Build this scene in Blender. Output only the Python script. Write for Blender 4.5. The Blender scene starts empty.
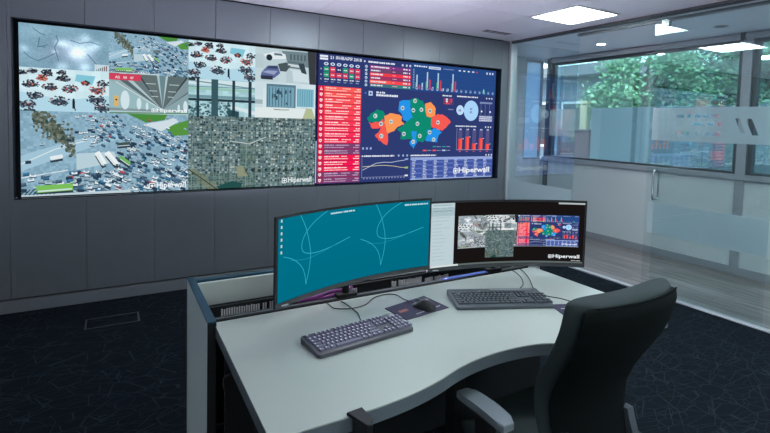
import bpy, bmesh, math, random
from mathutils import Vector, Matrix
from mathutils.geometry import tessellate_polygon
SC = bpy.context.scene
COL = SC.collection
PI = math.pi

# ------------------------------------------------------------------ helpers
def lin(c):
    c = c / 255.0
    return c / 12.92 if c <= 0.04045 else ((c + 0.055) / 1.055) ** 2.4
def rgb(r, g, b): return (lin(r), lin(g), lin(b), 1.0)

def obj(name, bm, mats, parent=None, smooth=False, loc=None):
    me = bpy.data.meshes.new(name)
    if isinstance(bm, bmesh.types.BMesh):
        bmesh.ops.recalc_face_normals(bm, faces=bm.faces)
        bm.to_mesh(me); bm.free()
    else:
        me.from_pydata(*bm)
    o = bpy.data.objects.new(name, me); COL.objects.link(o)
    for m in (mats if isinstance(mats, (list, tuple)) else [mats]): me.materials.append(m)
    if parent: o.parent = parent
    if loc: o.location = loc
    if smooth:
        for p in me.polygons: p.use_smooth = True
        try: me.set_sharp_from_angle(angle=math.radians(smooth if smooth is not True else 40))
        except Exception: pass
    return o
def tag(o, label, cat, group=None):
    o['label'] = label; o['category'] = cat
    if group: o['group'] = group
    return o
def thing(name, label, cat, loc=(0, 0, 0), rotz=0, group=None):
    o = bpy.data.objects.new(name, None); COL.objects.link(o)
    o.location = loc; o.rotation_euler = (0, 0, rotz); o.empty_display_size = .1
    return tag(o, label, cat, group)
def struct(name, bm, m, smooth=False):
    o = obj(name, bm, m, None, smooth); o['kind'] = 'structure'; return o

def box(bm, x0, x1, y0, y1, z0, z1, bev=0, seg=2, mat=0, M=None):
    r = bmesh.ops.create_cube(bm, size=1.0)
    vs = r['verts']
    T = Matrix.Translation(((x0+x1)/2, (y0+y1)/2, (z0+z1)/2)) @ Matrix.Diagonal((abs(x1-x0), abs(y1-y0), abs(z1-z0), 1))
    bmesh.ops.transform(bm, matrix=T, verts=vs)
    fs = list({f for v in vs for f in v.link_faces})
    if bev:
        es = list({e for v in vs for e in v.link_edges})
        r2 = bmesh.ops.bevel(bm, geom=es, offset=bev, segments=seg, affect='EDGES', profile=.5)
        fs = list({f for f in r2['faces']} | {f for f in fs if f.is_valid})
        vs = list({v for f in fs for v in f.verts})
    for f in fs: f.material_index = mat
    if M is not None: bmesh.ops.transform(bm, matrix=M, verts=vs)
    return vs
def newbox(*a, **k):
    bm = bmesh.new(); box(bm, *a, **k); return bm
def prism(bm, pts, z0, z1, bev=0, mat=0):
    """extrude a 2D outline from z0 to z1"""
    vb = [bm.verts.new((x, y, z0)) for x, y in pts]; vt = [bm.verts.new((x, y, z1)) for x, y in pts]
    n = len(pts); fs = [bm.faces.new(vt), bm.faces.new(vb[::-1])]
    for i in range(n): fs.append(bm.faces.new((vb[i], vb[(i+1) % n], vt[(i+1) % n], vt[i])))
    for f in fs: f.material_index = mat
    if bev:
        es = list({e for f in fs[:1] for e in f.edges})
        bmesh.ops.bevel(bm, geom=es, offset=bev, segments=2, affect='EDGES', profile=.5)
    return fs
def tube(bm, pts, r, n=8, cap=True, mat=0):
    pts = [Vector(p) for p in pts]; rings = []
    up = Vector((0, 0, 1))
    for i, p in enumerate(pts):
        d = (pts[min(i+1, len(pts)-1)] - pts[max(i-1, 0)]).normalized()
        s = d.cross(up) if abs(d.dot(up)) < .95 else d.cross(Vector((0, 1, 0)))
        s.normalize(); t = s.cross(d).normalized()
        rr = r[i] if isinstance(r, (list, tuple)) else r
        rings.append([bm.verts.new(p + s*math.cos(2*PI*k/n)*rr + t*math.sin(2*PI*k/n)*rr) for k in range(n)])
    for a, b in zip(rings, rings[1:]):
        for k in range(n):
            f = bm.faces.new((a[k], a[(k+1) % n], b[(k+1) % n], b[k])); f.material_index = mat
    if cap:
        for rg in (rings[0], rings[-1][::-1]):
            f = bm.faces.new(rg); f.material_index = mat
def spline(pts, n=8, closed=False):
    P = [Vector(p) for p in pts]; out = []; m = len(P)
    rng = range(m) if closed else range(m-1)
    for i in rng:
        p0 = P[(i-1) % m] if closed or i > 0 else P[0]
        p1, p2 = P[i], P[(i+1) % m]
        p3 = P[(i+2) % m] if closed or i+2 < m else P[-1]
        for k in range(n):
            t = k/n
            out.append(.5*((2*p1)+(p2-p0)*t+(2*p0-5*p1+4*p2-p3)*t*t+(3*p1-p0-3*p2+p3)*t**3))
    if not closed: out.append(P[-1])
    return out
def loft(bm, rings, closed=True, caps=True, mat=0):
    R = [[bm.verts.new(p) for p in r] for r in rings]; n = len(R[0])
    for a, b in zip(R, R[1:]):
        for k in range(n if closed else n-1):
            f = bm.faces.new((a[k], a[(k+1) % n], b[(k+1) % n], b[k])); f.material_index = mat
    if caps and closed:
        f = bm.faces.new(R[0][::-1]); f.material_index = mat
        f = bm.faces.new(R[-1]); f.material_index = mat
def rrect(w, h, r, n=4):
    out = []
    for cx, cy, a0 in ((w/2-r, h/2-r, 0), (-w/2+r, h/2-r, 90), (-w/2+r, -h/2+r, 180), (w/2-r, -h/2+r, 270)):
        for k in range(n+1):
            a = math.radians(a0+90*k/n); out.append((cx+r*math.cos(a), cy+r*math.sin(a)))
    return out

# ------------------------------------------------------------------ materials
def mat(name, col, rough=.5, metal=0, spec=.5, bump=0, bscale=200, vary=0, vscale=8, stretch=None):
    m = bpy.data.materials.new(name); m.use_nodes = True
    nt = m.node_tree; b = nt.nodes['Principled BSDF']
    b.inputs['Base Color'].default_value = col; b.inputs['Roughness'].default_value = rough
    b.inputs['Metallic'].default_value = metal; b.inputs['Specular IOR Level'].default_value = spec
    if bump or vary:
        tc = nt.nodes.new('ShaderNodeTexCoord'); src = tc.outputs['Object']
        if stretch:
            mp = nt.nodes.new('ShaderNodeMapping'); mp.inputs['Scale'].default_value = stretch
            nt.links.new(src, mp.inputs['Vector']); src = mp.outputs['Vector']
    if bump:
        n = nt.nodes.new('ShaderNodeTexNoise'); n.inputs['Scale'].default_value = bscale; n.inputs['Detail'].default_value = 3
        bp = nt.nodes.new('ShaderNodeBump'); bp.inputs['Strength'].default_value = bump; bp.inputs['Distance'].default_value = .002
        nt.links.new(src, n.inputs['Vector']); nt.links.new(n.outputs['Fac'], bp.inputs['Height']); nt.links.new(bp.outputs['Normal'], b.inputs['Normal'])
    if vary:
        n = nt.nodes.new('ShaderNodeTexNoise'); n.inputs['Scale'].default_value = vscale; n.inputs['Detail'].default_value = 4
        mx = nt.nodes.new('ShaderNodeMix'); mx.data_type = 'RGBA'
        lo = [c*(1-vary) for c in col[:3]]+[1]; hi = [min(1, c*(1+vary)) for c in col[:3]]+[1]
        mx.inputs[6].default_value = lo; mx.inputs[7].default_value = hi
        nt.links.new(src, n.inputs['Vector']); nt.links.new(n.outputs['Fac'], mx.inputs[0]); nt.links.new(mx.outputs[2], b.inputs['Base Color'])
    return m
def emis(name, col, s):
    m = bpy.data.materials.new(name); m.use_nodes = True; nt = m.node_tree; nt.nodes.clear()
    e = nt.nodes.new('ShaderNodeEmission'); e.inputs[0].default_value = col; e.inputs[1].default_value = s
    o = nt.nodes.new('ShaderNodeOutputMaterial'); nt.links.new(e.outputs[0], o.inputs[0]); return m
def glass(name, tint, f0=.045, rough=0.0):
    """clear pane: straight-through transmission plus a Schlick mirror term"""
    m = bpy.data.materials.new(name); m.use_nodes = True; nt = m.node_tree; nt.nodes.clear(); L = nt.links.new
    lw = nt.nodes.new('ShaderNodeLayerWeight'); lw.inputs[0].default_value = .5
    p = nt.nodes.new('ShaderNodeMath'); p.operation = 'POWER'; p.inputs[1].default_value = 5; L(lw.outputs['Facing'], p.inputs[0])
    ma = nt.nodes.new('ShaderNodeMath'); ma.operation = 'MULTIPLY_ADD'; ma.inputs[1].default_value = 1-f0; ma.inputs[2].default_value = f0; L(p.outputs[0], ma.inputs[0])
    t = nt.nodes.new('ShaderNodeBsdfTransparent'); t.inputs[0].default_value = tint
    g = nt.nodes.new('ShaderNodeBsdfGlossy'); g.inputs['Roughness'].default_value = rough; g.inputs[0].default_value = (.95, 1, 1, 1)
    mx = nt.nodes.new('ShaderNodeMixShader'); L(ma.outputs[0], mx.inputs[0]); L(t.outputs[0], mx.inputs[1]); L(g.outputs[0], mx.inputs[2])
    o = nt.nodes.new('ShaderNodeOutputMaterial'); L(mx.outputs[0], o.inputs[0]); return m
def frosted(name, col, clear):
    m = bpy.data.materials.new(name); m.use_nodes = True; nt = m.node_tree; nt.nodes.clear(); L = nt.links.new
    d = nt.nodes.new('ShaderNodeBsdfDiffuse'); d.inputs[0].default_value = col
    tl = nt.nodes.new('ShaderNodeBsdfTranslucent'); tl.inputs[0].default_value = col
    t = nt.nodes.new('ShaderNodeBsdfTransparent')
    a = nt.nodes.new('ShaderNodeMixShader'); a.inputs[0].default_value = .6; L(d.outputs[0], a.inputs[1]); L(tl.outputs[0], a.inputs[2])
    b = nt.nodes.new('ShaderNodeMixShader'); b.inputs[0].default_value = clear; L(a.outputs[0], b.inputs[1]); L(t.outputs[0], b.inputs[2])
    o = nt.nodes.new('ShaderNodeOutputMaterial'); L(b.outputs[0], o.inputs[0]); return m

def carpet_mat():
    m = mat('navy_carpet', (.010, .014, .027, 1), .95, spec=.1, bump=.6, bscale=400)
    nt = m.node_tree; L = nt.links.new; b = nt.nodes['Principled BSDF']
    tc = nt.nodes.new('ShaderNodeTexCoord'); prev = None
    for k, (sc, th) in enumerate(((6.5, .011), (9.0, .012), (12.0, .013))):
        mp = nt.nodes.new('ShaderNodeMapping'); mp.inputs['Rotation'].default_value = (0, 0, .7*k+.3)
        mp.inputs['Location'].default_value = (k*3.1, k*1.7, 0); mp.inputs['Scale'].default_value = (1, 1.9, 1)
        L(tc.outputs['Object'], mp.inputs['Vector'])
        v = nt.nodes.new('ShaderNodeTexVoronoi'); v.feature = 'DISTANCE_TO_EDGE'; v.inputs['Scale'].default_value = sc*.55
        L(mp.outputs['Vector'], v.inputs['Vector'])
        c = nt.nodes.new('ShaderNodeMath'); c.operation = 'LESS_THAN'; c.inputs[1].default_value = th; L(v.outputs['Distance'], c.inputs[0])
        if prev is None: prev = c.outputs[0]
        else:
            a = nt.nodes.new('ShaderNodeMath'); a.operation = 'MAXIMUM'; L(prev, a.inputs[0]); L(c.outputs[0], a.inputs[1]); prev = a.outputs[0]
    n = nt.nodes.new('ShaderNodeTexNoise'); n.inputs['Scale'].default_value = 9; L(tc.outputs['Object'], n.inputs['Vector'])
    mu = nt.nodes.new('ShaderNodeMath'); mu.operation = 'MULTIPLY'; L(prev, mu.inputs[0]); L(n.outputs['Fac'], mu.inputs[1])
    mx = nt.nodes.new('ShaderNodeMix'); mx.data_type = 'RGBA'
    mx.inputs[6].default_value = (.0032, .0058, .0095, 1); mx.inputs[7].default_value = (.024, .035, .044, 1)
    L(mu.outputs[0], mx.inputs[0]); L(mx.outputs[2], b.inputs['Base Color'])
    return m
def wood_mat():
    m = mat('grey_oak_boards', (.2, .17, .15, 1), .28, spec=.5)
    nt = m.node_tree; L = nt.links.new; b = nt.nodes['Principled BSDF']
    tc = nt.nodes.new('ShaderNodeTexCoord')
    mp = nt.nodes.new('ShaderNodeMapping'); mp.inputs['Rotation'].default_value = (0, 0, PI/2); L(tc.outputs['Object'], mp.inputs['Vector'])
    br = nt.nodes.new('ShaderNodeTexBrick'); br.inputs['Scale'].default_value = 1; br.inputs['Brick Width'].default_value = 1.5; br.inputs['Row Height'].default_value = .16
    br.inputs['Mortar Size'].default_value = .002; br.inputs['Color1'].default_value = (.33, .31, .31, 1); br.inputs['Color2'].default_value = (.20, .185, .18, 1); br.inputs['Mortar'].default_value = (.05, .045, .04, 1)
    L(mp.outputs['Vector'], br.inputs['Vector'])
    mp2 = nt.nodes.new('ShaderNodeMapping'); mp2.inputs['Scale'].default_value = (22, 1.1, 1); L(tc.outputs['Object'], mp2.inputs['Vector'])
    n = nt.nodes.new('ShaderNodeTexNoise'); n.inputs['Scale'].default_value = 1.2; n.inputs['Detail'].default_value = 6; L(mp2.outputs['Vector'], n.inputs['Vector'])
    rp = nt.nodes.new('ShaderNodeValToRGB'); rp.color_ramp.elements[0].position = .3; rp.color_ramp.elements[0].color = (.38, .35, .34, 1); rp.color_ramp.elements[1].position = .7; rp.color_ramp.elements[1].color = (1.4, 1.36, 1.36, 1)
    L(n.outputs['Fac'], rp.inputs[0])
    mx = nt.nodes.new('ShaderNodeMix'); mx.data_type = 'RGBA'; mx.blend_type = 'MULTIPLY'; mx.inputs[0].default_value = 1
    L(br.outputs['Color'], mx.inputs[6]); L(rp.outputs['Color'], mx.inputs[7]); L(mx.outputs[2], b.inputs['Base Color'])
    return m
def screen_mat():
    m = bpy.data.materials.new('lit_display_pixels'); m.use_nodes = True; nt = m.node_tree; nt.nodes.clear()
    a = nt.nodes.new('ShaderNodeAttribute'); a.attribute_name = 'Col'
    e = nt.nodes.new('ShaderNodeEmission'); e.inputs[1].default_value = 1.0
    o = nt.nodes.new('ShaderNodeOutputMaterial'); nt.links.new(a.outputs['Color'], e.inputs[0]); nt.links.new(e.outputs[0], o.inputs[0]); return m

M = dict(
    clad=mat('grey_metal_cladding', (.19, .205, .23, 1), .36, metal=.5, spec=.5, vary=.05, vscale=3, bump=.05, bscale=60),
    dark=mat('gap_black', (.012, .013, .016, 1), .6),
    recess=mat('recess_gloss_black', (.012, .016, .026, 1), .22),
    base=mat('grey_plinth', (.13, .14, .155, 1), .5),
    carpet=carpet_mat(), wood=wood_mat(),
    ceil=mat('white_metal_tile_lilac_glow', (.85, .81, .88, 1), .4, vary=.03, vscale=4),  # lilac glow from the screens is tinted into the tile colour
    plaster=mat('white_plaster', (.64, .68, .71, 1), .8, bump=.1, bscale=90, vary=.03, vscale=2),
    plaster_dim=mat('grey_plaster', (.62, .63, .66, 1), .85, bump=.1, bscale=90),
    alu=mat('grey_aluminium', (.40, .42, .46, 1), .42, metal=.35),
    alu_dark=mat('dark_aluminium', (.10, .11, .12, 1), .4, metal=.5),
    pale=mat('pale_aluminium', (.62, .64, .66, 1), .35, metal=.4),
    steel=mat('brushed_steel', (.42, .44, .45, 1), .25, metal=1.0),
    glass=glass('partition_glass', (.92, .97, .98, 1), .125),
    wglass=glass('reflective_window_glass', (.74, .90, .94, 1), .30),
    glass_door=glass('door_glass', (.95, .985, .985, 1), .05),
    frost=frosted('frosted_film', (.80, .87, .89, 1), .12),
    frost_pale=frosted('frosted_film_pale', (.62, .70, .76, 1), .72),
    frost_up=frosted('frosted_film_upper', (.66, .72, .76, 1), .32),
    screen=screen_mat(),
    bezel=mat('black_bezel', (.012, .013, .015, 1), .35),
    monitor=mat('black_monitor_plastic', (.018, .02, .023, 1), .38),
    chin=mat('grey_monitor_chin', (.05, .055, .06, 1), .4),
    top=mat('pale_grey_laminate', (.445, .488, .455, 1), .42, vary=.015, vscale=30),
    edge=mat('slate_edge_banding', (.135, .165, .185, 1), .32),
    panel=mat('light_grey_panel', (.80, .90, .89, 1), .5),
    teal=mat('petrol_blue_edge', (.006, .045, .072, 1), .55, spec=.3),
    liner=mat('off_white_trough_liner', (.60, .64, .60, 1), .5),
    black=mat('black_plastic', (.013, .014, .016, 1), .6, spec=.3),
    slat=mat('pale_comb_slat', (.85, .80, .80, 1), .5),
    key=mat('charcoal_keycap_purple_glow', (.13, .12, .175, 1), .4),  # purple reflection of the monitors mixed into the key colour
    key2=mat('slate_keycap', (.038, .050, .060, 1), .45),
    kbody=mat('dark_keyboard_shell', (.05, .052, .064, 1), .4),
    kbody2=mat('slate_keyboard_shell', (.050, .064, .074, 1), .42),
    legend=mat('pale_key_print', (.62, .58, .70, 1), .5),
    pad=mat('indigo_mouse_mat', (.032, .030, .062, 1), .8, bump=.3, bscale=500),
    padprint=mat('pale_mat_print', (.45, .46, .5, 1), .7),
    padred=mat('coral_mat_print', (.36, .13, .10, 1), .7),
    cable=mat('dark_cable', (.02, .022, .026, 1), .5),
    magenta=mat('magenta_cable_sheath', (.35, .05, .32, 1), .5),
    fabric=mat('charcoal_green_fabric', (.038, .052, .054, 1), .9, spec=.2, bump=.8, bscale=900, vary=.2, vscale=500),
    shell=mat('black_mesh_shell', (.005, .0075, .008, 1), .9, spec=.1, bump=.5, bscale=700),
    blue=mat('blue_rail_reflection', (.10, .16, .55, 1), .25),  # blue light on the rail, put into the colour
    w3=frosted('blue_frosted_glass', (.50, .66, .80, 1), .12),
    bracket=mat('slate_chair_bracket', (.07, .085, .10, 1), .45),
    armpad=mat('grey_soft_armpad', (.22, .26, .29, 1), .42),
    cgrey=mat('grey_chair_plastic', (.16, .18, .20, 1), .4),
    lamp=emis('lit_diffuser', (.85, .98, 1.0, 1), 23.0),
    lamp2=emis('lit_downlight', (.95, 1.0, 1.0, 1), 330.0),
    strip=emis('added_lilac_strip_light', (.80, .83, 1.0, 1), 1250.0),  # added glow, strong enough to lift the ceiling
    white=mat('white_enamel', (.75, .76, .77, 1), .4),
    bark=mat('tree_bark', (.10, .075, .05, 1), .9, vary=.3, vscale=20),
    leaf_a=mat('leaf_bright', (.24, .46, .26, 1), .6), leaf_b=mat('leaf_mid', (.16, .34, .22, 1), .6), leaf_c=mat('leaf_dark', (.10, .22, .16, 1), .6),
    concrete=mat('grey_concrete_fence', (.115, .155, .17, 1), .85, vary=.12, vscale=1.5, bump=.3, bscale=30),
    bounce_ground=mat('pale_bounce_ground', (.42, .43, .42, 1), .9, vary=.15, vscale=3, bump=.3, bscale=60),  # pale in place of grass, to bounce daylight into the corridor
    bwall=mat('pale_blue_render', (.15, .20, .24, 1), .8, vary=.05, vscale=2),
    broof=mat('grey_fascia', (.20, .22, .24, 1), .6), bwin=mat('dark_window_glass', (.03, .05, .07, 1), .1),
    yellow=mat('pale_yellow_post', (.62, .56, .34, 1), .7), maroon=mat('dark_maroon_metal', (.10, .035, .05, 1), .5),
    blind=mat('lilac_grey_blind', (.40, .40, .44, 1), .6),
)

# ------------------------------------------------------------------ room shell
XG, XW, YB = 4.449, 5.906, 4.583          # glass line, window wall, video wall
HC, HK = 2.645, 2.62                      # ceiling heights
struct('floor', newbox(-2.6, XG-.03, -3.1, YB+.2, -.1, 0), M['carpet'])
struct('floor_corridor', newbox(XG-.03, XW+.1, -3.1, 5.4, -.1, 0), M['wood'])

def tiled_ceiling():
    bm = bmesh.new()
    ys = [-3.1, -2.39, -1.22, -.05, 1.12, 2.29, 2.88, 3.45, YB]
    x = 4.155
    xs = [XG-.03, 4.155]
    while x > -2.6: x -= .6; xs.append(x)
    for i in range(len(xs)-1):
        for j in range(len(ys)-1):
            a, b = xs[i+1], xs[i]
            holes = [(3.555, 4.155, 2.88, 3.45), (1.755, 2.355, 2.88, 3.45), (1.755, 2.355, -.05, 1.12), (3.555, 4.155, -.05, 1.12)]
            box(bm, a+.0015, b-.0015, ys[j]+.0015, ys[j+1]-.0015, HC, HC+.03)
    box(bm, -2.7, XG-.03, -3.2, YB+.3, HC+.031, HC+.12)
    return bm
struct('ceiling', tiled_ceiling(), M['ceil'])
struct('ceiling_corridor', newbox(XG-.03, XW+.1, -3.1, 5.4, HK, HC+.12), M['ceil'])

def video_wall_cladding():
    """grey metal panels 0.5 m wide above and below the display opening, flush strips at its sides"""
    bm = bmesh.new(); y0, y1 = YB, YB+.04
    seams = [-2.6, -2.2, -1.7, -1.2, -.7, -.2, .305, .81, 1.31, 1.812, 2.315, 2.82, 3.32, 3.82, 4.30, 4.42]
    for a, b in zip(seams, seams[1:]):
        if b <= -.69 or a >= 4.29: box(bm, a+.0009, b-.0009, y0, y1, .108, HC-.012, .001, 1)
        else:
            aa = -.675 if a == -.7 else a+.0009
            box(bm, aa, b-.0014, y0, y1, 2.285, HC-.012, .002, 1)
            box(bm, aa, b-.0009, y0, y1, .108, .885, .001, 1)
    box(bm, -.6985, -.675, y0, y1, .108, HC-.012)
    box(bm, -2.6, 4.45, YB+.041, YB+.06, 0, .884, mat=1); box(bm, -2.6, 4.45, YB+.041, YB+.06, 2.286, HC, mat=1)
    box(bm, -2.6, -.676, YB+.041, YB+.06, 0, HC, mat=1); box(bm, 4.301, 4.45, YB+.041, YB+.06, 0, HC, mat=1)
    box(bm, -2.6, 4.53, YB+.12, YB+.2, 0, HC+.1, mat=1)
    return bm
struct('wall_back', video_wall_cladding(), [M['clad'], M['dark']])
def recess():
    bm = bmesh.new(); x0, x1, z0, z1, a, b = -.675, 4.30, .885, 2.285, YB+.002, YB+.118
    box(bm, x0-.0, x0+.012, a, b, z0, z1); box(bm, x1-.012, x1, a, b, z0, z1)
    box(bm, x0, x1, a, b, z0, z0+.008); box(bm, x0, x1, a, b, z1-.008, z1)
    return bm
struct('trim_1', recess(), M['recess'])
struct('baseboard_back', newbox(-.775, 4.42, YB-.012, YB+.03, 0, .094, .002, 1), M['base'])
struct('trim_2', newbox(4.424, 4.53, YB-.03, YB+.12, 0, HC-.002, .003, 1), M['pale'])
struct('wall_left', newbox(-2.7, -2.6, -3.2, YB+.3, 0, HC+.1), M['plaster_dim'])
struct('wall_front', newbox(-2.7, XW+.2, -3.2, -3.1, 0, HC+.1), M['plaster_dim'])

# corridor side: low wall, posts, windows, end wall
def right_wall():
    bm = bmesh.new()
    box(bm, XW, XW+.12, -3.1, 5.35, 0, 1.035)
    box(bm, XW, XW+.12, -3.1, 5.35, 2.56, HC+.1)
    return bm
struct('wall_right', right_wall(), M['plaster'])
struct('baseboard_right', newbox(XW-.016, XW, -3.1, 5.34, 0, .09, .003, 1), M['alu'])
struct('trim_3', newbox(XW-.03, XW+.10, -3.1, 5.30, 1.037, 1.10, .003, 1), M['alu'])           # window sill rail
struct('pillar', newbox(XW-.02, XW+.13, 2.51, 2.60, 0, HK, .003, 1), M['alu'])
struct('pillar.001', newbox(XW-.02, XW+.13, 5.19, 5.27, 0, HK, .003, 1), M['alu_dark'])
def end_wall():
    bm = bmesh.new(); y0, y1 = 5.35, 5.45
    box(bm, 4.53, 5.52, y0, y1, 0, HC+.1); box(bm, 5.52, XW+.1, y0, y1, 0, 1.05); box(bm, 5.52, XW+.1, y0, y1, 2.60, HC+.1)
    box(bm, 4.43, 4.53, YB+.12, 5.45, 0, HC+.1)
    return bm
struct('wall_end', end_wall(), M['plaster'])
def window(name, y0, y1, z0=1.10, z1=2.56):
    w = bpy.data.objects.new(name, None); COL.objects.link(w); w['kind'] = 'structure'; w.location = (XW+.05, (y0+y1)/2, z0)
    h = (y1-y0)/2; H = z1-z0; t = .045; bm = bmesh.new()
    box(bm, -.035, .035, -h, -h+t, 0, H, .003, 1); box(bm, -.035, .035, h-t, h, 0, H, .003, 1)
    box(bm, -.035, .035, -h+t, h-t, 0, t*.6, .003, 1); box(bm, -.035, .035, -h+t, h-t, H-t, H, .003, 1)
    obj('frame', bm, M['alu_dark'], w)
    obj('pane', newbox(-.006, .006, -h+t*.8, h-t*.8, t*.4, H-t*.8), M['wglass'], w)
    return w
window('window_1', 2.602, 5.188); window('window_2', -.6, 2.508)
w3 = bpy.data.objects.new('window_3', None); COL.objects.link(w3); w3['kind'] = 'structure'; w3.location = (5.72, 5.40, 1.05)
bm = bmesh.new()
box(bm, -.20, -.165, -.03, .03, 0, 1.55); box(bm, .165, .20, -.03, .03, 0, 1.55); box(bm, -.165, .165, -.03, .03, 0, .03); box(bm, -.165, .165, -.03, .03, 1.52, 1.55)
obj('frame', bm, M['alu'], w3); obj('pane', newbox(-.17, .17, -.005, .005, .02, 1.53), M['w3'], w3)

# glass partition: fixed panes, sliding door, head and floor channels
struct('trim_4', newbox(XG-.03, XG+.03, -3.1, YB-.03, 0, .012, .002, 1), M['pale'])
bm = bmesh.new(); box(bm, XG-.03, XG+.018, -3.1, YB-.03, HC-.035, HC, .002, 1)
box(bm, XG+.022, XG+.06, -3.1, 3.6, HC-.075, HC-.045, .004, 1, mat=1)
struct('trim_5', bm, [M['alu_dark'], M['alu']])
def film(bm, y0, y1, z0, z1, x, holes=()):
    cu = bpy.data.curves.new('f', 'CURVE'); cu.dimensions = '2D'; cu.fill_mode = 'BOTH'; cu.extrude = .0004
    for pts in [[(y0, z0), (y1, z0), (y1, z1), (y0, z1)]]+list(holes):
        s = cu.splines.new('POLY'); s.points.add(len(pts)-1); s.use_cyclic_u = True
        for p, q in zip(s.points, pts): p.co = (q[0], q[1], 0, 1)
    o = bpy.data.objects.new('f', cu); COL.objects.link(o)
    me = bpy.data.meshes.new_from_object(o.evaluated_get(bpy.context.evaluated_depsgraph_get()))
    me.transform(Matrix(((0, 0, 1, x), (1, 0, 0, 0), (0, 1, 0, 0), (0, 0, 0, 1))))
    bm.from_mesh(me); bpy.data.objects.remove(o); bpy.data.curves.remove(cu); bpy.data.meshes.remove(me)
def dash(y, z, w, h, k=0): return [(y+w/2+k, z+h/2), (y-w/2+k, z+h/2), (y-w/2-k, z-h/2), (y+w/2-k, z-h/2)]
LOGO_CUT = [dash(2.45, 1.69, .075, .03), dash(2.37, 1.69, .03, .03), dash(2.296, 1.69, .05, .034), dash(2.19, 1.69, .12, .034),
            dash(2.45, 1.535, .075, .03), dash(2.38, 1.535, .03, .03), dash(2.29, 1.535, .04, .034), dash(2.215, 1.535, .05, .034), dash(2.14, 1.535, .06, .034),
            dash(2.29, 1.62, .09, .026), dash(2.19, 1.62, .05, .030), dash(2.12, 1.62, .03, .030),
            dash(1.965, 1.61, .035, .12, .022), dash(1.88, 1.60, .045, .135, .028)]
def partition_pane(name, y0, y1, bands, holes=()):
    w = bpy.data.objects.new(name, None); COL.objects.link(w); w['kind'] = 'structure'; w.location = (XG, (y0+y1)/2, 0)
    c = (y0+y1)/2
    obj('pane', newbox(-.006, .006, y0-c, y1-c, .012, HC-.03), M['glass'] if y0 > 3 else M['glass_door'], w)
    if bands:
        b1 = bmesh.new(); film(b1, y0-c+.01, y1-c-.01, .569, .868, -.0068); obj('frosted_band', b1, M['frost'], w)
        b1 = bmesh.new(); film(b1, y0-c+.01, min(y1-c-.01, y0-c+.36) if y0 > 3 else y1-c-.01, 1.46, 1.765, -.0068); obj('frosted_band', b1, M['frost_pale'] if y0 > 3 else M['frost_up'], w)
    return w
partition_pane('glass_partition', 3.545, 4.55, True)
partition_pane('glass_partition.001', 1.72, 2.625, False)
partition_pane('glass_partition.002', .2, 1.715, True)
partition_pane('glass_partition.003', -3.09, .195, True)
XD = XG+.041
door = bpy.data.objects.new('door_1', None); COL.objects.link(door); door['kind'] = 'structure'; door.location = (XD, 2.225, 0)
obj('pane', newbox(-.005, .005, -.505, .505, .015, HC-.085), M['glass_door'], door)
b1 = bmesh.new(); film(b1, -.50, .475, .569, .868, -.0062); obj('frosted_band', b1, M['frost'], door)
b1 = bmesh.new(); film(b1, -.50, .475, 1.46, 1.765, -.0062, [[(y-2.225, z) for y, z in d] for d in LOGO_CUT]); obj('frosted_band', b1, M['frost_up'], door)
for s in (-1, 1):
    b1 = bmesh.new(); x = s*.045; y = .415
    tube(b1, spline([(s*.006, y, .90), (x*.7, y, .895), (x, y, .925), (x, y, 1.0), (x, y, 1.10), (x, y, 1.145), (x*.7, y, 1.175), (s*.006, y, 1.17)], 6), .009, 10)
    obj('handle', b1, M['steel'], door, True)
b1 = bmesh.new(); box(b1, -.02, .02, .36, .44, HC-.12, HC-.05, .008, 2); obj('roller_hanger', b1, M['steel'], door)

# roller blind cassettes above the corridor windows
for y0, y1, lab in ((2.60, 5.15, 'long lilac grey roller blind cassette above the window nearest the corridor end'), (-.4, 2.57, 'lilac grey roller blind cassette above the window beside the sliding door')):
    t = thing('roller_blind', lab, 'blind', (XW-.045, (y0+y1)/2, 2.583), 0, 'roller blinds over the corridor windows')
    h = (y1-y0)/2; b1 = bmesh.new()
    pr = [(.036*math.cos(a), .036*math.sin(a)) for a in [2*PI*k/14 for k in range(14)]]
    loft(b1, [[(x, y, z) for x, z in pr] for y in (-h+.01, h-.01)]); obj('cassette', b1, M['blind'], t, True)
    for s in (-1, 1):
        obj('end_bracket', newbox(-.037, .044, s*h-.005, s*h+.005, -.038, .037, .002, 1), M['alu_dark'], t)

# ------------------------------------------------------------------ lights
def ceiling_light(x, y, lab, w=.60, d=.57, z=HC):
    t = thing('ceiling_light', lab, 'ceiling light', (x, y, z), 0, 'square ceiling light panels')
    b1 = bmesh.new()
    for a, b, c, e in ((-w/2, w/2, -d/2, -d/2+.02), (-w/2, w/2, d/2-.02, d/2), (-w/2, -w/2+.02, -d/2+.02, d/2-.02), (w/2-.02, w/2, -d/2+.02, d/2-.02)):
        box(b1, a, b, c, e, -.012, 0, .002, 1)
    obj('frame', b1, M['white'], t)
    obj('diffuser', newbox(-w/2+.02, w/2-.02, -d/2+.02, d/2-.02, -.008, -.001), M['lamp'], t)
ceiling_light(3.87, 3.165, 'square white lit ceiling panel near the top of the glass partition')
for x, y in ((2.055, 3.165), (2.055, .60), (3.87, .60), (2.055, -1.3), (.255, -1.3), (3.87, -1.3), (-1.545, -1.3)):  # unseen panels; the rear row is added to brighten the room
    ceiling_light(x, y, 'square lit ceiling panel out of view, helping to light the room')
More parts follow.
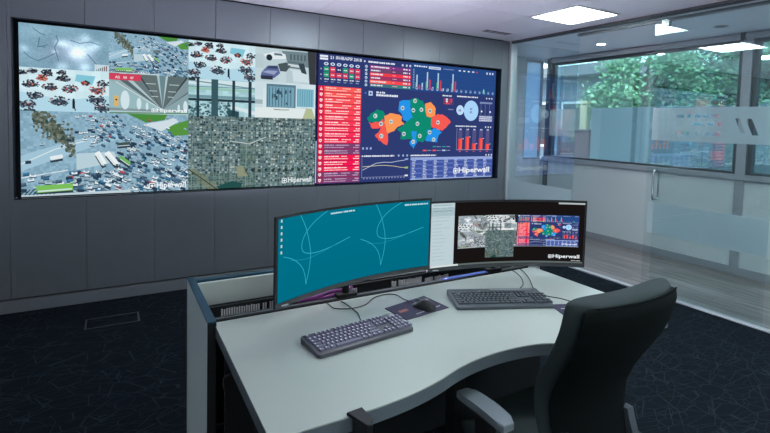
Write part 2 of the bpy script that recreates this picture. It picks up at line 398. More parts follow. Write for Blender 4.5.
for y, lit in ((3.92, 1), (2.56, 0), (.9, 1), (-.9, 1)):  # the two lit ones nearest the camera are unseen, added for corridor light
    t = thing('downlight', 'small round recessed lit downlight in the corridor ceiling' if lit else 'small round unlit downlight in the corridor ceiling near the mullion', 'downlight', (5.32, y, HK), 0, 'corridor downlights')
    b1 = bmesh.new(); prof = [(.048, 0), (.062, -.002), (.066, -.006), (.062, -.009), (.046, -.008)]
    rings = [[(r*math.cos(2*PI*k/20), r*math.sin(2*PI*k/20), z) for k in range(20)] for r, z in prof]
    loft(b1, rings, True, False); obj('rim', b1, M['white'] if lit else M['alu'], t, True)
    b1 = bmesh.new(); loft(b1, [[(.046*math.cos(2*PI*k/20), .046*math.sin(2*PI*k/20), z) for k in range(20)] for z in (-.0005, -.006)])
    obj('lens', b1, M['lamp2'] if lit else M['alu_dark'], t)
for y in (.9, -1.3): ceiling_light(5.1, y, 'square lit ceiling panel added to the corridor out of view', .57, .57, HK)  # unseen, added to brighten the corridor
t = thing('air_diffuser', 'dark slotted air diffuser in the ceiling above the dashboard end of the video wall', 'air vent', (3.86, 4.22, HC))
obj('frame', newbox(-.21, .21, -.075, .075, -.006, 0, .002, 1), M['ceil'], t)
for k in range(3):
    b1 = bmesh.new()
    for i in range(4): box(b1, -.19+i*.097, -.19+i*.097+.083, -.05+k*.037, -.05+k*.037+.022, -.008, -.0055)
    obj('slot', b1, M['dark'], t)

# floor box
t = thing('floor_box', 'flat rectangular floor outlet cover set into the carpet before the video wall', 'floor outlet', (-.015, 4.08, 0))
b1 = bmesh.new()
for a, b, c, d in ((-.18, .18, -.10, -.088), (-.18, .18, .088, .10), (-.18, -.168, -.088, .088), (.168, .18, -.088, .088)): box(b1, a, b, c, d, 0, .004)
obj('frame', b1, M['monitor'], t); obj('lid', newbox(-.167, .167, -.087, .087, 0, .002), M['carpet'], t)

# ------------------------------------------------------------------ screen pictures
def clip(poly, ax, v, ge):
    out = []; n = len(poly)
    for i in range(n):
        a, b = poly[i], poly[(i+1) % n]; ia = (a[ax] >= v) if ge else (a[ax] <= v); ib = (b[ax] >= v) if ge else (b[ax] <= v)
        if ia: out.append(a)
        if ia != ib:
            t = (v-a[ax])/(b[ax]-a[ax]); out.append((a[0]+(b[0]-a[0])*t, a[1]+(b[1]-a[1])*t))
    return out
def cliprect(p, r):
    for ax, v, ge in ((0, r[0], True), (0, r[2], False), (1, r[1], True), (1, r[3], False)):
        p = clip(p, ax, v, ge)
        if len(p) < 3: return None
    return p
class Canvas:
    def __init__(s): s.p = []; s.clip = None
    def poly(s, pts, c, layer=1):
        if len(pts) > 4:
            tris = tessellate_polygon([[Vector((x, y, 0)) for x, y in pts]])
            ps = [[pts[i] for i in t] for t in tris]
        else: ps = [pts]
        for q in ps:
            if s.clip: q = cliprect(q, s.clip)
            if q: s.p.append((q, rgb(*c), layer))
    def rect(s, x0, y0, x1, y1, c, layer=1): s.poly([(x0, y0), (x1, y0), (x1, y1), (x0, y1)], c, layer)
    def quad(s, cx, cy, l, h, a, c, layer=1):
        ca, sa = math.cos(a), math.sin(a)
        s.poly([(cx+ca*u*l-sa*v*h, cy+sa*u*l+ca*v*h) for u, v in ((-.5, -.5), (.5, -.5), (.5, .5), (-.5, .5))], c, layer)
    def disc(s, cx, cy, r, c, layer=1, n=18, ry=None):
        ry = ry or r
        s.poly([(cx+r*math.cos(2*PI*k/n), cy+ry*math.sin(2*PI*k/n)) for k in range(n)], c, layer)
    def line(s, pts, w, c, layer=1):
        for a, b in zip(pts, pts[1:]):
            d = math.hypot(b[0]-a[0], b[1]-a[1]); s.quad((a[0]+b[0])/2, (a[1]+b[1])/2, d+w*.6, w, math.atan2(b[1]-a[1], b[0]-a[0]), c, layer)
    def bars(s, x0, x1, y, h, c, R, layer=2):
        """illegible small print: a run of short strokes"""
        x = x0
        while x < x1-h*.3:
            w = min(R.uniform(.5, 1.6)*h, x1-x); s.rect(x, y-h/2, x+w, y+h/2*R.uniform(.6, 1), c, layer); x += w+h*R.choice((.18, .18, .5))
    def text(s, str_, x, y, h, c, layer=3, width=None):
        T = text_tris(str_); x1 = max(p[0] for t in T for p in t)
        kx = h if width is None else width/x1
        for t in T: s.poly([(x+p[0]*kx, y+p[1]*h) for p in t], c, layer)
_tt = {}
def text_tris(st):
    if st not in _tt:
        cu = bpy.data.curves.new('t', 'FONT'); cu.body = st; cu.size = 1.38; cu.resolution_u = 2; cu.offset = .03
        o = bpy.data.objects.new('t', cu); COL.objects.link(o)
        me = bpy.data.meshes.new_from_object(o.evaluated_get(bpy.context.evaluated_depsgraph_get()))
        _tt[st] = [[(me.vertices[i].co.x, me.vertices[i].co.y) for i in p.vertices] for p in me.polygons]
        bpy.data.objects.remove(o); bpy.data.curves.remove(cu); bpy.data.meshes.remove(me)
    return _tt[st]
def logo(c, x, y, h, w, col=(240, 244, 250)):
    """bracketed square mark and the word beside it"""
    r = h*.42; cx, cy = x+r, y+h*.36
    q, g = r*1.02, r*.30
    for sg in (1, -1):
        c.line([(cx-sg*g, cy+sg*q), (cx-sg*q*.72, cy+sg*q), (cx-sg*q, cy+sg*q*.72), (cx-sg*q, cy-sg*q*.72), (cx-sg*q*.72, cy-sg*q), (cx+sg*g*.4, cy-sg*q)], h*.14, col, 7)
    c.quad(cx, cy, r*.95, r*.95, PI/4, col, 7)
    c.text('Hiperwall', x+r*2.5, y, h, col, 7, w-r*2.5)
def screen_mesh(name, cv, r, fn, parent, strips=1, label=None):
    V, F, Cc = [], [], []; cnt = 0
    xs = [r[0]+(r[2]-r[0])*k/strips for k in range(strips+1)]
    for (q, c, layer) in cv.p:
        lo = min(p[0] for p in q); hi = max(p[0] for p in q)
        for k in range(strips):
            if hi <= xs[k] or lo >= xs[k+1]: continue
            g = cliprect(q, (xs[k], r[1], xs[k+1], r[3]))
            if not g: continue
            cnt += 1; off = layer*.00025+(cnt % 50)*3e-6
            i = len(V); V += [fn(x, y, off) for x, y in g]; F.append(list(range(i, i+len(g)))); Cc.append((c, len(g)))
    o = obj(name, (V, [], F), M['screen'], parent)
    at = o.data.color_attributes.new('Col', 'FLOAT_COLOR', 'CORNER'); buf = []
    for c, n in Cc: buf += list(c)*n
    at.data.foreach_set('color', buf)
    return o

def noise_bg(c, x, y, w, h, nx, ny, base, jit, R, layer=0):
    for i in range(nx):
        for j in range(ny):
            k = R.uniform(-jit, jit)
            c.rect(x+w*i/nx, y+h*j/ny, x+w*(i+1)/nx, y+h*(j+1)/ny, [max(0, min(255, b+k)) for b in base], layer)
CARS = [(224, 236, 242)]*8+[(36, 58, 80)]*7+[(70, 100, 124)]*6+[(132, 160, 178)]*6+[(54, 110, 146)]*4+[(160, 74, 86)]*1+[(172, 196, 208)]*5
def traffic(c, x, y, w, h, n, seed, k=1.0):
    R = random.Random(seed); c.clip = (x, y, x+w, y+h)
    P = lambda u, v: (x+u*w, y+v*h)
    noise_bg(c, x, y, w, h, 60, 34, (136, 172, 192), 13, R)
    c.poly([P(0, .30), P(.45, .62), P(.60, .70), P(.5, .76), P(.28, .66), P(0, .48)], (160, 196, 214), 1)        # open road
    c.poly([P(.30, .30), P(.55, .40), P(.52, .52), P(.30, .50)], (182, 206, 216), 1)
    for k2 in range(260):                                                                       # tree verge
        u = R.uniform(.07, .29); v = .97-(u-.07)*1.75+R.gauss(0, .065)
        c.disc(*P(u, v), w*R.uniform(.006, .014), R.choice([(86, 100, 90), (70, 86, 74), (104, 114, 100), (58, 74, 70), (92, 92, 78), (120, 130, 120)]), 2+.5*(k2 % 3), 6, h*R.uniform(.012, .03))
    c.poly([P(.60, 1), P(.86, 1), P(.84, .93), P(.72, .89)], (74, 138, 62), 2); c.poly([P(.84, .83), P(1, .94), P(1, .74), P(.9, .72)], (84, 146, 64), 2)
    c.poly([P(.70, .87), P(.86, .93), P(.9, .96), P(.94, .92), P(.82, .78)], (206, 220, 228), 2)
    c.line([P(0, .38), P(.18, .55), P(.36, .66)], h*.012, (214, 226, 232), 2); c.line([P(0, .22), P(.25, .30)], h*.014, (206, 222, 230), 2)
    for i in range(n):
        u = R.uniform(.26, 1) if R.random() < .82 else R.uniform(0, .5)
        v = R.uniform(0, .97)
        if u < .34 and v > .30 and R.random() < .9: continue
        if .1 < u < .52 and .28 < v < .6: continue
        if u > .58 and v > .86-(u-.6)*.42 and R.random() < .93: continue
        s = (1.25-.6*v)*k; a = -.42+R.uniform(-.12, .12) if u > .4 else R.uniform(-.15, .25)
        col = R.choice(CARS); X, Y = P(u, v); l = w*.032*s; q = h*.027*s; L0 = 2+(i % 3)*2
        c.quad(X, Y-q*.55, l, q*.7, a, (44, 66, 84), L0); c.quad(X, Y, l, q, a, col, L0+1)
        c.quad(X, Y+q*.35, l*.5, q*.5, a, [min(255, v2+24) for v2 in col] if sum(col) < 500 else (120, 146, 162), L0+1)
    for (u, v, l, hh, a, col) in ((.18, .09, .20, .085, .05, (122, 190, 92)), (.44, .44, .095, .06, -1.1, (232, 240, 242)), (.505, .44, .10, .06, -.95, (236, 242, 244)), (.585, .41, .08, .045, -.7, (110, 180, 96)), (.58, .62, .08, .035, .1, (66, 84, 84)), (.19, .46, .07, .04, .2, (226, 236, 240))):
        c.quad(*(P(u, v-.04)), l*w, hh*h*.8, a, (48, 66, 78), 8); c.quad(*P(u, v), l*w, hh*h, a, col, 9)
        c.quad(*P(u, v-.025), l*w*.92, hh*h*.2, a, (210, 224, 224), 9)
    c.poly([P(0, 0), P(.62, 0), P(.62, .035), P(0, .02)], (188, 206, 214), 9)
    for k2 in range(9): c.quad(*P(.01+k2*.022, .05), w*.045, h*.012, .9, (40, 60, 72), 9)
    c.clip = None
def motos(c, x, y, w, h, seed, red=1.0):
    R = random.Random(seed); c.clip = (x, y, x+w, y+h); P = lambda u, v: (x+u*w, y+(1-v)*h)
    noise_bg(c, x, y, w, h, 10, 6, (206, 232, 240), 6, R)
    c.poly([P(0, .56), P(.5, .72), P(1, .58), P(1, 1), P(0, 1)], (176, 214, 230), 1)
    c.poly([P(.62, .10), P(.84, .12), P(.80, .34), P(.60, .26)], (128, 196, 214), 1)
    cl = [(.03, .12, .10, 0), (.14, .08, .10, 0), (.30, .10, .13, 0), (.24, .22, .13, 1), (.47, .22, .15, 0), (.46, .08, .10, 0), (.12, .38, .17, .25), (.33, .43, .17, .15), (.54, .45, .19, .25),
          (.72, .30, .10, 1), (.87, .44, .22, .8), (.93, .28, .14, 0), (.16, .64, .17, .05), (.42, .76, .24, .05), (.08, .84, .18, .05), (.85, .68, .22, .1), (.92, .88, .22, .1), (.10, 1.0, .2, 0)]
    for (u, v, s, rd) in cl:
        c.disc(*P(u, v+.02), s*.42*w, (74, 88, 104), 1.5, 9, s*.30*h)
        for i in range(46):
            a = R.uniform(0, 2*PI); q = math.sqrt(R.random())*.52; uu, vv = u+math.cos(a)*q*s, v+math.sin(a)*q*s*1.0
            col = R.choice([(26, 36, 50), (36, 46, 58), (50, 62, 78), (84, 96, 108), (40, 40, 52), (178, 190, 200), (28, 32, 42), (92, 84, 92), (62, 56, 66)])
            if R.random() < rd*.7: col = R.choice([(176, 78, 66), (196, 104, 88), (146, 62, 58), (210, 130, 110)])
            c.quad(*P(uu, vv), w*R.uniform(.012, .034), h*R.uniform(.016, .04), R.uniform(-1.2, 1.2), col, 2+(i % 6))
    c.quad(*P(.585, .82), w*.03, h*.20, 0, (26, 40, 52), 8); c.disc(*P(.585, .70), w*.013, (30, 38, 48), 8, 8); c.quad(*P(.60, .93), w*.012, h*.08, .2, (26, 40, 52), 8)
    c.clip = None
def station(c, x, y, w, h):
    R = random.Random(5); c.clip = (x, y, x+w, y+h); P = lambda u, v: (x+u*w, y+(1-v)*h); vp = P(.66, .88)
    noise_bg(c, x, y, w, h, 8, 5, (128, 146, 150), 6, R)
    rays = [(-.35, (150, 172, 176)), (0, (86, 104, 110)), (.12, (176, 198, 202)), (.20, (104, 122, 126)), (.34, (60, 74, 80)), (.37, (98, 112, 114)), (.56, (100, 116, 118)), (.585, (168, 194, 198)), (.615, (106, 134, 142)), (.70, (176, 200, 204)), (.73, (94, 110, 112)), (.97, (52, 66, 72)), (1.0, (128, 150, 156)), (1.25, (92, 110, 116)), (1.6, (92, 110, 116))]
    for (a, col), (b, _) in zip(rays, rays[1:]): c.poly([P(a, 0), P(b, 0), vp], col, 1)
    c.poly([P(0, .18), vp, P(0, .86)], (150, 184, 190), 2); c.poly([P(1, .42), vp, P(1, .9)], (136, 164, 170), 2)
    c.line([P(.08, .22), vp], h*.025, (196, 214, 216), 3)
    for u, v, a, b in ((.19, .66, .055, .24), (.36, .74, .03, .15), (.46, .80, .018, .10), (.96, .78, .03, .16), (.87, .82, .016, .1)): c.disc(*P(u, v), a*w, (206, 226, 232), 4, 14, b*h)
    for v in (.22, .40, .54): c.line([P(.40+v*.22, v), P(.55+v*.09, v)], h*.02, (178, 196, 198), 3); c.line([P(.76-v*.06, v), P(.92-v*.22, v)], h*.02, (178, 196, 198), 3)
    c.rect(*P(.06, .82), *P(.11, .56), (222, 178, 96), 4); c.disc(*P(.085, .66), w*.012, (40, 40, 40), 5, 8)
    c.rect(*P(0, 1), *P(1, .93), (168, 200, 204), 3); c.line([P(0, .99), P(1, .95)], h*.03, (90, 130, 96), 4)
    c.rect(x-.01, y+h*.83, x+w*.385, y+h*.99, (206, 66, 92), 5)
    c.text('A2', x+.045, y+h*.87, .022, (244, 226, 232), 6); c.text('00', x+.105, y+h*.87, .020, (244, 226, 232), 6); c.text('47', x+.155, y+h*.87, .020, (244, 226, 232), 6)
    c.clip = None
    logo(c, x+w*.52, y+h*.07, .032, w*.46, (238, 246, 248))
def frost_road(c, x, y, w, h):
    R = random.Random(9); c.clip = (x, y, x+w, y+h); P = lambda u, v: (x+u*w, y+(1-v)*h)
    stars = ((.66, .55, .13, 95), (.62, .62, .07, 50), (.50, .40, .05, 70), (.43, .38, .05, 60), (.80, .46, .05, 45), (.05, .58, .05, 50), (.38, .60, .03, 60), (.46, .93, .06, 70), (.73, .22, .06, 60), (.72, .92, .06, 70), (.86, .38, .05, 60), (.20, .1, .12, 18))
    for i in range(64):
        for j in range(36):
            u, v = (i+.5)/64, (j+.5)/36; b = -10+R.uniform(-7, 7)+8*math.sin(u*9+v*5)*math.sin(v*7-u*3)
            for su, sv, sr, a in stars: b += a*math.exp(-((u-su)**2+((v-sv)*.62)**2)/(sr*sr*1.2))*R.uniform(.75, 1.1)
            lil = 10*math.exp(-((u-.55)**2+(v-.6)**2)/.09)
            c.rect(x+w*i/64, y+h*(1-(j+1)/36), x+w*(i+1)/64, y+h*(1-j/36), [max(0, min(250, q+b)) for q in (136+lil, 174-lil*.4, 194)], 0)
    for pts in ([(.15, .10), (.22, .2), (.28, .24)], [(.40, .22), (.42, .34), (.38, .5), (.42, .8)], [(.05, .66), (.12, .78), (.2, .84), (.3, .74), (.4, .62)], [(.22, .5), (.28, .52)], [(.75, .6), (.84, .8), (.9, .9)], [(.3, .46), (.2, .52), (.22, .3)], [(.56, .3), (.66, .36), (.78, .3), (.9, .36)]):
        c.line([P(*p) for p in pts], h*.016, (76, 112, 134), 5)
    c.rect(*P(.83, 1), *P(1, .83), (196, 216, 224), 6)
    for i in range(6): c.rect(x+w*(.85+i*.023), y+h*.02, x+w*(.862+i*.023), y+h*(.05+.02*i), (120, 70, 70) if i > 3 else (90, 100, 110), 7)
    c.clip = None
def aerial(c, x, y, w, h, nx, ny, seed):
    R = random.Random(seed); c.clip = (x, y, x+w, y+h)
    noise_bg(c, x, y, w, h, 40, 22, (98, 124, 128), 12, R)
    for i in range(nx):
        for j in range(ny):
            u, v = (i+.5)/nx, (j+.5)/ny
            park = (.38 < u < .48 and .28 < v < .60) or (v < .22 and u < .5) or (.30 < u < .42 and v < .15)
            b = R.choice([(46, 62, 66), (116, 136, 136), (154, 170, 166), (92, 114, 108), (64, 82, 84), (182, 194, 190), (42, 56, 60), (104, 126, 128), (110, 140, 146), (128, 136, 124)])
            if park: b = R.choice([(74, 98, 84), (88, 112, 94), (116, 132, 112), (62, 88, 72)])
            c.quad(x+w*(u+R.uniform(-.2, .2)/nx), y+h*(v+R.uniform(-.2, .2)/ny), w/nx*R.uniform(.5, .9), h/ny*R.uniform(.5, .9), R.uniform(-.1, .1), b, 1+(i+j) % 3)
    for k in range(15): c.line([(x+w*(k/15+.02), y), (x+w*(k/15+.035), y+h)], w*.0032, (52, 68, 74) if k % 3 else (136, 156, 156), 5)
    for k in range(12): c.line([(x, y+h*(k/12+.04)), (x+w, y+h*(k/12+.055))], h*.005, (54, 70, 76) if k % 3 else (140, 158, 158), 5)
    c.line([(x+w*.30, y+h*.66), (x+w*.45, y+h*.62), (x+w*.58, y+h*.72)], h*.012, (186, 200, 196), 6)
    c.poly([(x, y+h*.30), (x+w*.05, y+h*.28), (x+w*.22, y), (x+w*.14, y)], (116, 128, 108), 5); c.line([(x, y+h*.28), (x+w*.2, y)], h*.015, (60, 72, 66), 6)
    c.poly([(x+w*.20, y+h*.03), (x+w*.32, y+h*.10), (x+w*.40, y+h*.06), (x+w*.38, y), (x+w*.22, y)], (34, 78, 76), 6)
    for k in range(9): c.disc(x+w*(.42+.055*k), y+h*(.235+.01*(k % 2)), w*.014, (44, 62, 52), 6, 8)
    c.poly([(x+w*.36, y+h*.16), (x+w*.44, y+h*.16), (x+w*.40, y+h*.31), (x+w*.35, y+h*.3)], (140, 146, 122), 6)
    c.clip = None
def glasshall(c, x, y, w, h):
    R = random.Random(3); c.clip = (x, y, x+w, y+h); P = lambda u, v: (x+u*w, y+(1-v)*h)
    noise_bg(c, x, y, w, h, 12, 8, (168, 206, 214), 12, R)
    c.rect(*P(0, .16), *P(1, .02), (206, 226, 232), 1); c.line([P(0, .06), P(1, .2)], h*.035, (120, 150, 160), 2)
    c.rect(*P(0, .30), *P(1, .24), (150, 196, 180), 1); c.line([P(0, .22), P(1, .2)], h*.02, (96, 132, 136), 2)
    c.rect(*P(0, .52), *P(1, .44), (112, 150, 160), 1); c.rect(*P(0, .60), *P(1, .53), (36, 58, 66), 3)
    for i in range(120):
        c.quad(*P(R.uniform(0, .62), R.uniform(.62, 1)), w*R.uniform(.02, .06), h*R.uniform(.03, .07), R.uniform(-.6, .6), R.choice([(66, 104, 112), (110, 150, 158), (150, 186, 192), (84, 122, 128), (52, 84, 92)]), 2)
    c.poly([P(.60, .75), P(1, .95), P(1, .84), P(.66, .7)], (214, 228, 232), 2); c.poly([P(.58, .8), P(.75, .86), P(.75, 1), P(.58, 1)], (40, 76, 84), 2)
    for u, s in ((.135, .02), (.38, .05), (.665, .022), (.92, .025)): c.rect(*P(u-s, 1), *P(u+s, 0), (40, 62, 72) if s < .04 else (58, 88, 98), 4)
    c.rect(*P(0, .06), *P(.1, 0), (40, 60, 66), 4)
    c.clip = None
def carpark(c, x, y, w, h):
    c.clip = (x, y, x+w, y+h); P = lambda u, v: (x+u*w, y+(1-v)*h)
    noise_bg(c, x, y, w, h, 8, 5, (186, 206, 212), 6, random.Random(2))
    c.poly([P(.42, .05), P(1, .02), P(1, .5), P(.55, .45)], (112, 132, 140), 1); c.poly([P(.86, 0), P(1, 0), P(1, 1), P(.9, 1)], (58, 62, 68), 3)
    c.poly([P(.12, .20), P(.30, .10), P(.48, .14), P(.50, .28), P(.2, .34)], (222, 232, 236), 2); c.disc(*P(.22, .28), w*.05, (36, 46, 56), 3, 12); c.poly([P(.30, .13), P(.42, .14), P(.44, .2), P(.3, .2)], (96, 118, 130), 3)
    c.poly([P(.36, .45), P(.5, .38), P(.58, .46), P(.5, .66), P(.40, .66)], (74, 88, 92), 2)
    c.poly([P(.10, .72), P(.20, .52), P(.36, .50), P(.40, .72), P(.30, .88), P(.08, .88)], (92, 104, 150), 3); c.poly([P(.18, .60), P(.22, .53), P(.35, .52), P(.36, .6)], (60, 70, 100), 4); c.rect(*P(.09, .93), *P(.28, .82), (48, 54, 70), 4); c.poly([P(.1, .72), P(.2, .66), P(.36, .66), P(.3, .78)], (150, 160, 196), 4)
    for k in range(4): c.poly([P(.52+.02*k, .34+.08*k), P(.80, .36+.08*k), P(.80, .40+.08*k), P(.5+.02*k, .38+.08*k)], (206, 218, 222) if k % 2 else (92, 108, 116), 2)
    for k in range(5): c.rect(*P(.56+.06*k, .30), *P(.59+.06*k, .12), (84, 100, 108), 2)
    c.poly([P(.60, .6), P(.86, .66), P(.9, .96), P(.62, .92)], (206, 222, 228), 2); c.poly([P(.7, .4), P(.8, .38), P(.85, .7), P(.76, .66)], (56, 70, 78), 3)
    c.clip = None
def garage(c, x, y, w, h):
    R = random.Random(4); c.clip = (x, y, x+w, y+h); P = lambda u, v: (x+u*w, y+(1-v)*h)
    noise_bg(c, x, y, w, h, 8, 5, (206, 224, 230), 6, R)
    c.rect(*P(.18, .70), *P(.66, .05), (92, 126, 142), 1); c.rect(*P(.21, .68), *P(.63, .12), (118, 164, 182), 2)
    for k in range(8): c.rect(*P(.22+.05*k, .66), *P(.235+.05*k, .14), (78, 112, 128), 3)
    for k in range(14): c.quad(*P(R.uniform(.25, .6), R.uniform(.2, .6)), w*.025, h*R.uniform(.06, .12), 0, R.choice([(48, 72, 88), (60, 88, 104)]), 4)
    c.rect(*P(.68, .66), *P(.97, .14), (126, 182, 200), 2)
    for k in range(7): c.rect(*P(.69+.04*k, .64), *P(.70+.04*k, .16), (88, 142, 162), 3)
    c.rect(*P(0, 1), *P(1, .72), (222, 232, 232), 2); c.poly([P(.78, 1), P(.84, .7), P(.94, .7), P(1, 1)], (178, 188, 150), 3); c.line([P(.3, .76), P(.45, .77), P(.55, .76)], h*.02, (84, 104, 84), 4)
    c.rect(*P(0, .62), *P(.12, .5), (160, 180, 186), 2)
    c.clip = None
NAVY = (44, 56, 108)
def dashboard(c):
    R = random.Random(77); W = (226, 232, 246); DIM = (150, 160, 196)
    c.rect(2.448, 0, 4.896, 1.36, (46, 60, 114), 0)
    c.rect(3.60, 1.04, 4.896, 1.36, (38, 74, 134), 0.5)
    c.rect(2.448, 0, 2.475, 1.36, (28, 30, 66), 1)
    # title block and grid
    c.rect(2.486, 1.297, 2.577, 1.345, W, 2); c.rect(2.486, 1.318, 2.577, 1.324, NAVY, 3)
    c.text('21 ЯНВАРЯ 2018', 2.60, 1.312, .032, W, 3, .37)
    G, Rd, D = (40, 150, 112), (222, 62, 88), (58, 58, 104)
    cells = [[G, Rd, D, G, Rd, Rd], [G, Rd, Rd, Rd, G, Rd]]
    for k in range(6):
        x = 2.53+k*.0725
        c.disc(x+.028, 1.258, .026, (206, 222, 242), 2, 12, .017); c.disc(x+.028, 1.258, .013, (70, 76, 130), 3, 10, .008)
        for j in range(2):
            c.rect(x, 1.177-.058*j, x+.06, 1.229-.058*j, cells[j][k], 2); c.bars(x+.012, x+.05, 1.203-.058*j, .012, W, R, 3)
        c.bars(x+.01, x+.06, 1.10, .012, W, R, 3); c.bars(x+.01, x+.045, 1.075, .010, DIM, R, 3)
    for y in (1.203, 1.145, 1.10): c.rect(2.494, y-.008, 2.508, y+.008, DIM, 2)
    # incident list
    ys = 17; H0 = 1.030; st = (H0-.008)/ys
    for k in range(ys):
        y1 = H0-k*st; t = k/ys; dim = k in (10, 11, 15, 16)
        col = (255-int(16*t), int(96-70*min(1, t*1.5)), int(88-6*t)) if not dim else (124, 66, 112)
        ic = (222, 40, 76) if k < 15 else (150, 48, 96)
        c.rect(2.475, y1-st, 2.974, y1, (150, 30, 70), 1); c.rect(2.477, y1-st+.003, 2.535, y1-.003, ic, 2); c.rect(2.538, y1-st+.003, 2.972, y1-.003, col, 2)
        cx, cy = 2.507, y1-st/2
        if k in (0, 5): c.poly([(cx-.016, cy-.015), (cx+.016, cy-.015), (cx, cy+.018)], (250, 232, 236), 3)
        else: c.poly([(cx-.015, cy+.015), (cx-.015, cy-.006), (cx, cy-.02), (cx+.015, cy-.006), (cx+.015, cy+.015)], (250, 232, 236), 3)
        c.disc(cx, cy, .006, ic, 4, 8)
        wt = (255, 214, 206) if k < 2 else (252, 228, 232) if not dim else (206, 176, 206)
        c.bars(2.556, 2.556+R.uniform(.06, .2), cy+.011, .014, wt, R, 3); c.bars(2.68 if k % 3 else 2.75, 2.80+R.uniform(0, .06), cy+.011, .010, wt, R, 3)
        c.bars(2.556, 2.80+R.uniform(-.05, .05), cy-.013, .009, wt, R, 3); c.bars(2.915, 2.962, cy+.010, .013, wt, R, 3); c.bars(2.89, 2.962, cy-.013, .011, wt, R, 3)
    c.rect(2.455, .014, 2.466, .453, (176, 190, 232), 2)
    # top table
    c.disc(3.005, 1.322, .010, W, 2, 8); c.bars(3.05, 3.385, 1.322, .020, W, R, 2)
    for k, x in enumerate((3.49, 3.545, 3.592)): c.rect(x-.012, 1.306, x+.010, 1.330, (196, 206, 232), 2)
    rows = [((152, 66, 130), (122, 60, 130)), ((110, 74, 110), (104, 66, 104)), ((236, 62, 74), (242, 56, 74)), ((160, 56, 100), (140, 54, 104)), ((255, 96, 84), (246, 72, 80)), ((66, 112, 126), (60, 130, 128))]
    for k, (a, b) in enumerate(rows):
        y1 = 1.289-k*.040
        c.rect(3.072, y1-.038, 3.34, y1, a, 2); c.rect(3.34, y1-.038, 3.604, y1, b, 2)
        c.disc(3.026, y1-.02, .017, (190, 214, 238), 2, 10, .015); c.bars(3.014, 3.04, y1-.02, .008, NAVY, R, 3)
        c.bars(3.085, 3.085+R.uniform(.12, .24), y1-.017, .016, W, R, 3); c.bars(3.36, 3.36+R.uniform(.02, .07), y1-.017, .010, (236, 170, 190), R, 3)
        c.bars(3.50, 3.56, y1-.017, .016, W, R, 3); c.rect(3.577, y1-.026, 3.592, y1-.010, W, 3)
    # map of regions
    reg = dict(
        greenW=[(3.049, .707), (3.092, .756), (3.172, .809), (3.245, .793), (3.274, .754), (3.257, .713), (3.194, .672), (3.077, .664)],
        redW=[(3.068, .661), (3.194, .667), (3.257, .705), (3.277, .65), (3.288, .586), (3.318, .538), (3.312, .409), (3.265, .425), (3.2, .465), (3.153, .52), (3.197, .552), (3.223, .609), (3.124, .591)],
        orange=[(3.265, .737), (3.338, .772), (3.452, .759), (3.501, .737), (3.493, .687), (3.532, .647), (3.447, .621), (3.401, .571), (3.317, .541), (3.288, .602), (3.267, .666)],
        blueN=[(3.457, .906), (3.601, .929), (3.614, .822), (3.647, .733), (3.58, .681), (3.521, .696), (3.5, .753), (3.451, .8)],
        greenN=[(3.601, .929), (3.678, .96), (3.78, .929), (3.824, .83), (3.827, .755), (3.91, .74), (3.916, .579), (3.856, .527), (3.798, .443), (3.707, .451), (3.577, .483), (3.48, .482), (3.497, .54), (3.442, .596), (3.514, .63), (3.551, .672), (3.647, .733), (3.614, .822)],
        orangeE=[(3.811, .897), (3.892, .921), (3.968, .844), (3.961, .759), (3.91, .74), (3.837, .755)],
        redE=[(3.93, .749), (4.002, .786), (4.087, .771), (4.198, .697), (4.146, .643), (4.073, .582), (3.998, .606), (3.914, .622), (3.91, .732)],
        blueS=[(3.853, .595), (3.998, .606), (4.068, .564), (4.022, .529), (4.005, .443), (3.921, .451), (3.827, .468), (3.856, .527)],
        blueT=[(3.633, .575), (3.702, .576), (3.695, .492), (3.717, .442), (3.67, .367), (3.608, .442), (3.655, .492)])
    cc = dict(g=(14, 138, 112), r=(246, 92, 84), o=(250, 152, 88), b=(38, 148, 232))
    for n, pts in reg.items():                         # jagged borders
        out = []
        for a, b in zip(pts, pts[1:]+pts[:1]):
            out.append(a); dx, dy = b[0]-a[0], b[1]-a[1]
            for t in (.33, .66):
                j = R.uniform(-.09, .09); out.append((a[0]+dx*t-dy*j, a[1]+dy*t+dx*j))
        c.poly(out, cc[n[0]], 2 if n != 'blueT' else 3)
    for (x, y) in [(3.152, .734), (3.227, .649), (3.356, .676), (3.235, .513), (3.503, .835), (3.67, .924), (3.65, .815), (3.763, .825), (3.886, .816), (4.006, .683), (3.713, .66), (3.53, .54), (3.75, .518), (3.89, .562), (3.951, .477), (3.661, .45)]:
        c.disc(x, y, .026, (196, 214, 214), 4, 12); c.bars(x-.014, x+.014, y, .018, (70, 80, 96), R, 5)
    c.disc(3.024, .981, .013, (70, 110, 190), 2, 8); c.rect(3.062, .955, 3.112, 1.005, (186, 206, 240), 2); c.disc(3.087, .98, .012, NAVY, 3, 8)
    c.bars(3.157, 3.275, .996, .022, W, R, 2); c.bars(3.157, 3.436, .966, .024, W, R, 2)
    # small flag panel, circles, side table
    c.bars(4.062, 4.20, 1.007, .016, W, R, 2); c.rect(4.075, .90, 4.235, .985, (62, 66, 116), 1.5)
    for i in range(12): c.rect(4.08+(i % 4)*.033, .905+(i//4)*.024, 4.108+(i % 4)*.033, .925+(i//4)*.024, R.choice([(226, 70, 84), (232, 92, 96), W, (150, 60, 90)]), 2)
    c.bars(4.15, 4.23, .845, .010, DIM, R, 2)
    c.bars(4.278, 4.61, 1.009, .016, W, R, 2)
    c.disc(4.335, .842, .058, (190, 220, 250), 2, 24, .060); c.disc(4.508, .84, .116, (168, 212, 250), 2.5, 40, .126)
    c.text('60', 4.310, .825, .030, (60, 66, 100), 4); c.text('60', 4.488, .85, .026, (60, 66, 100), 4); c.text('62', 4.488, .81, .026, (60, 66, 100), 4)
    for x in (4.755, 4.80, 4.84): c.rect(x-.01, .995, x+.008, 1.012, W, 2)
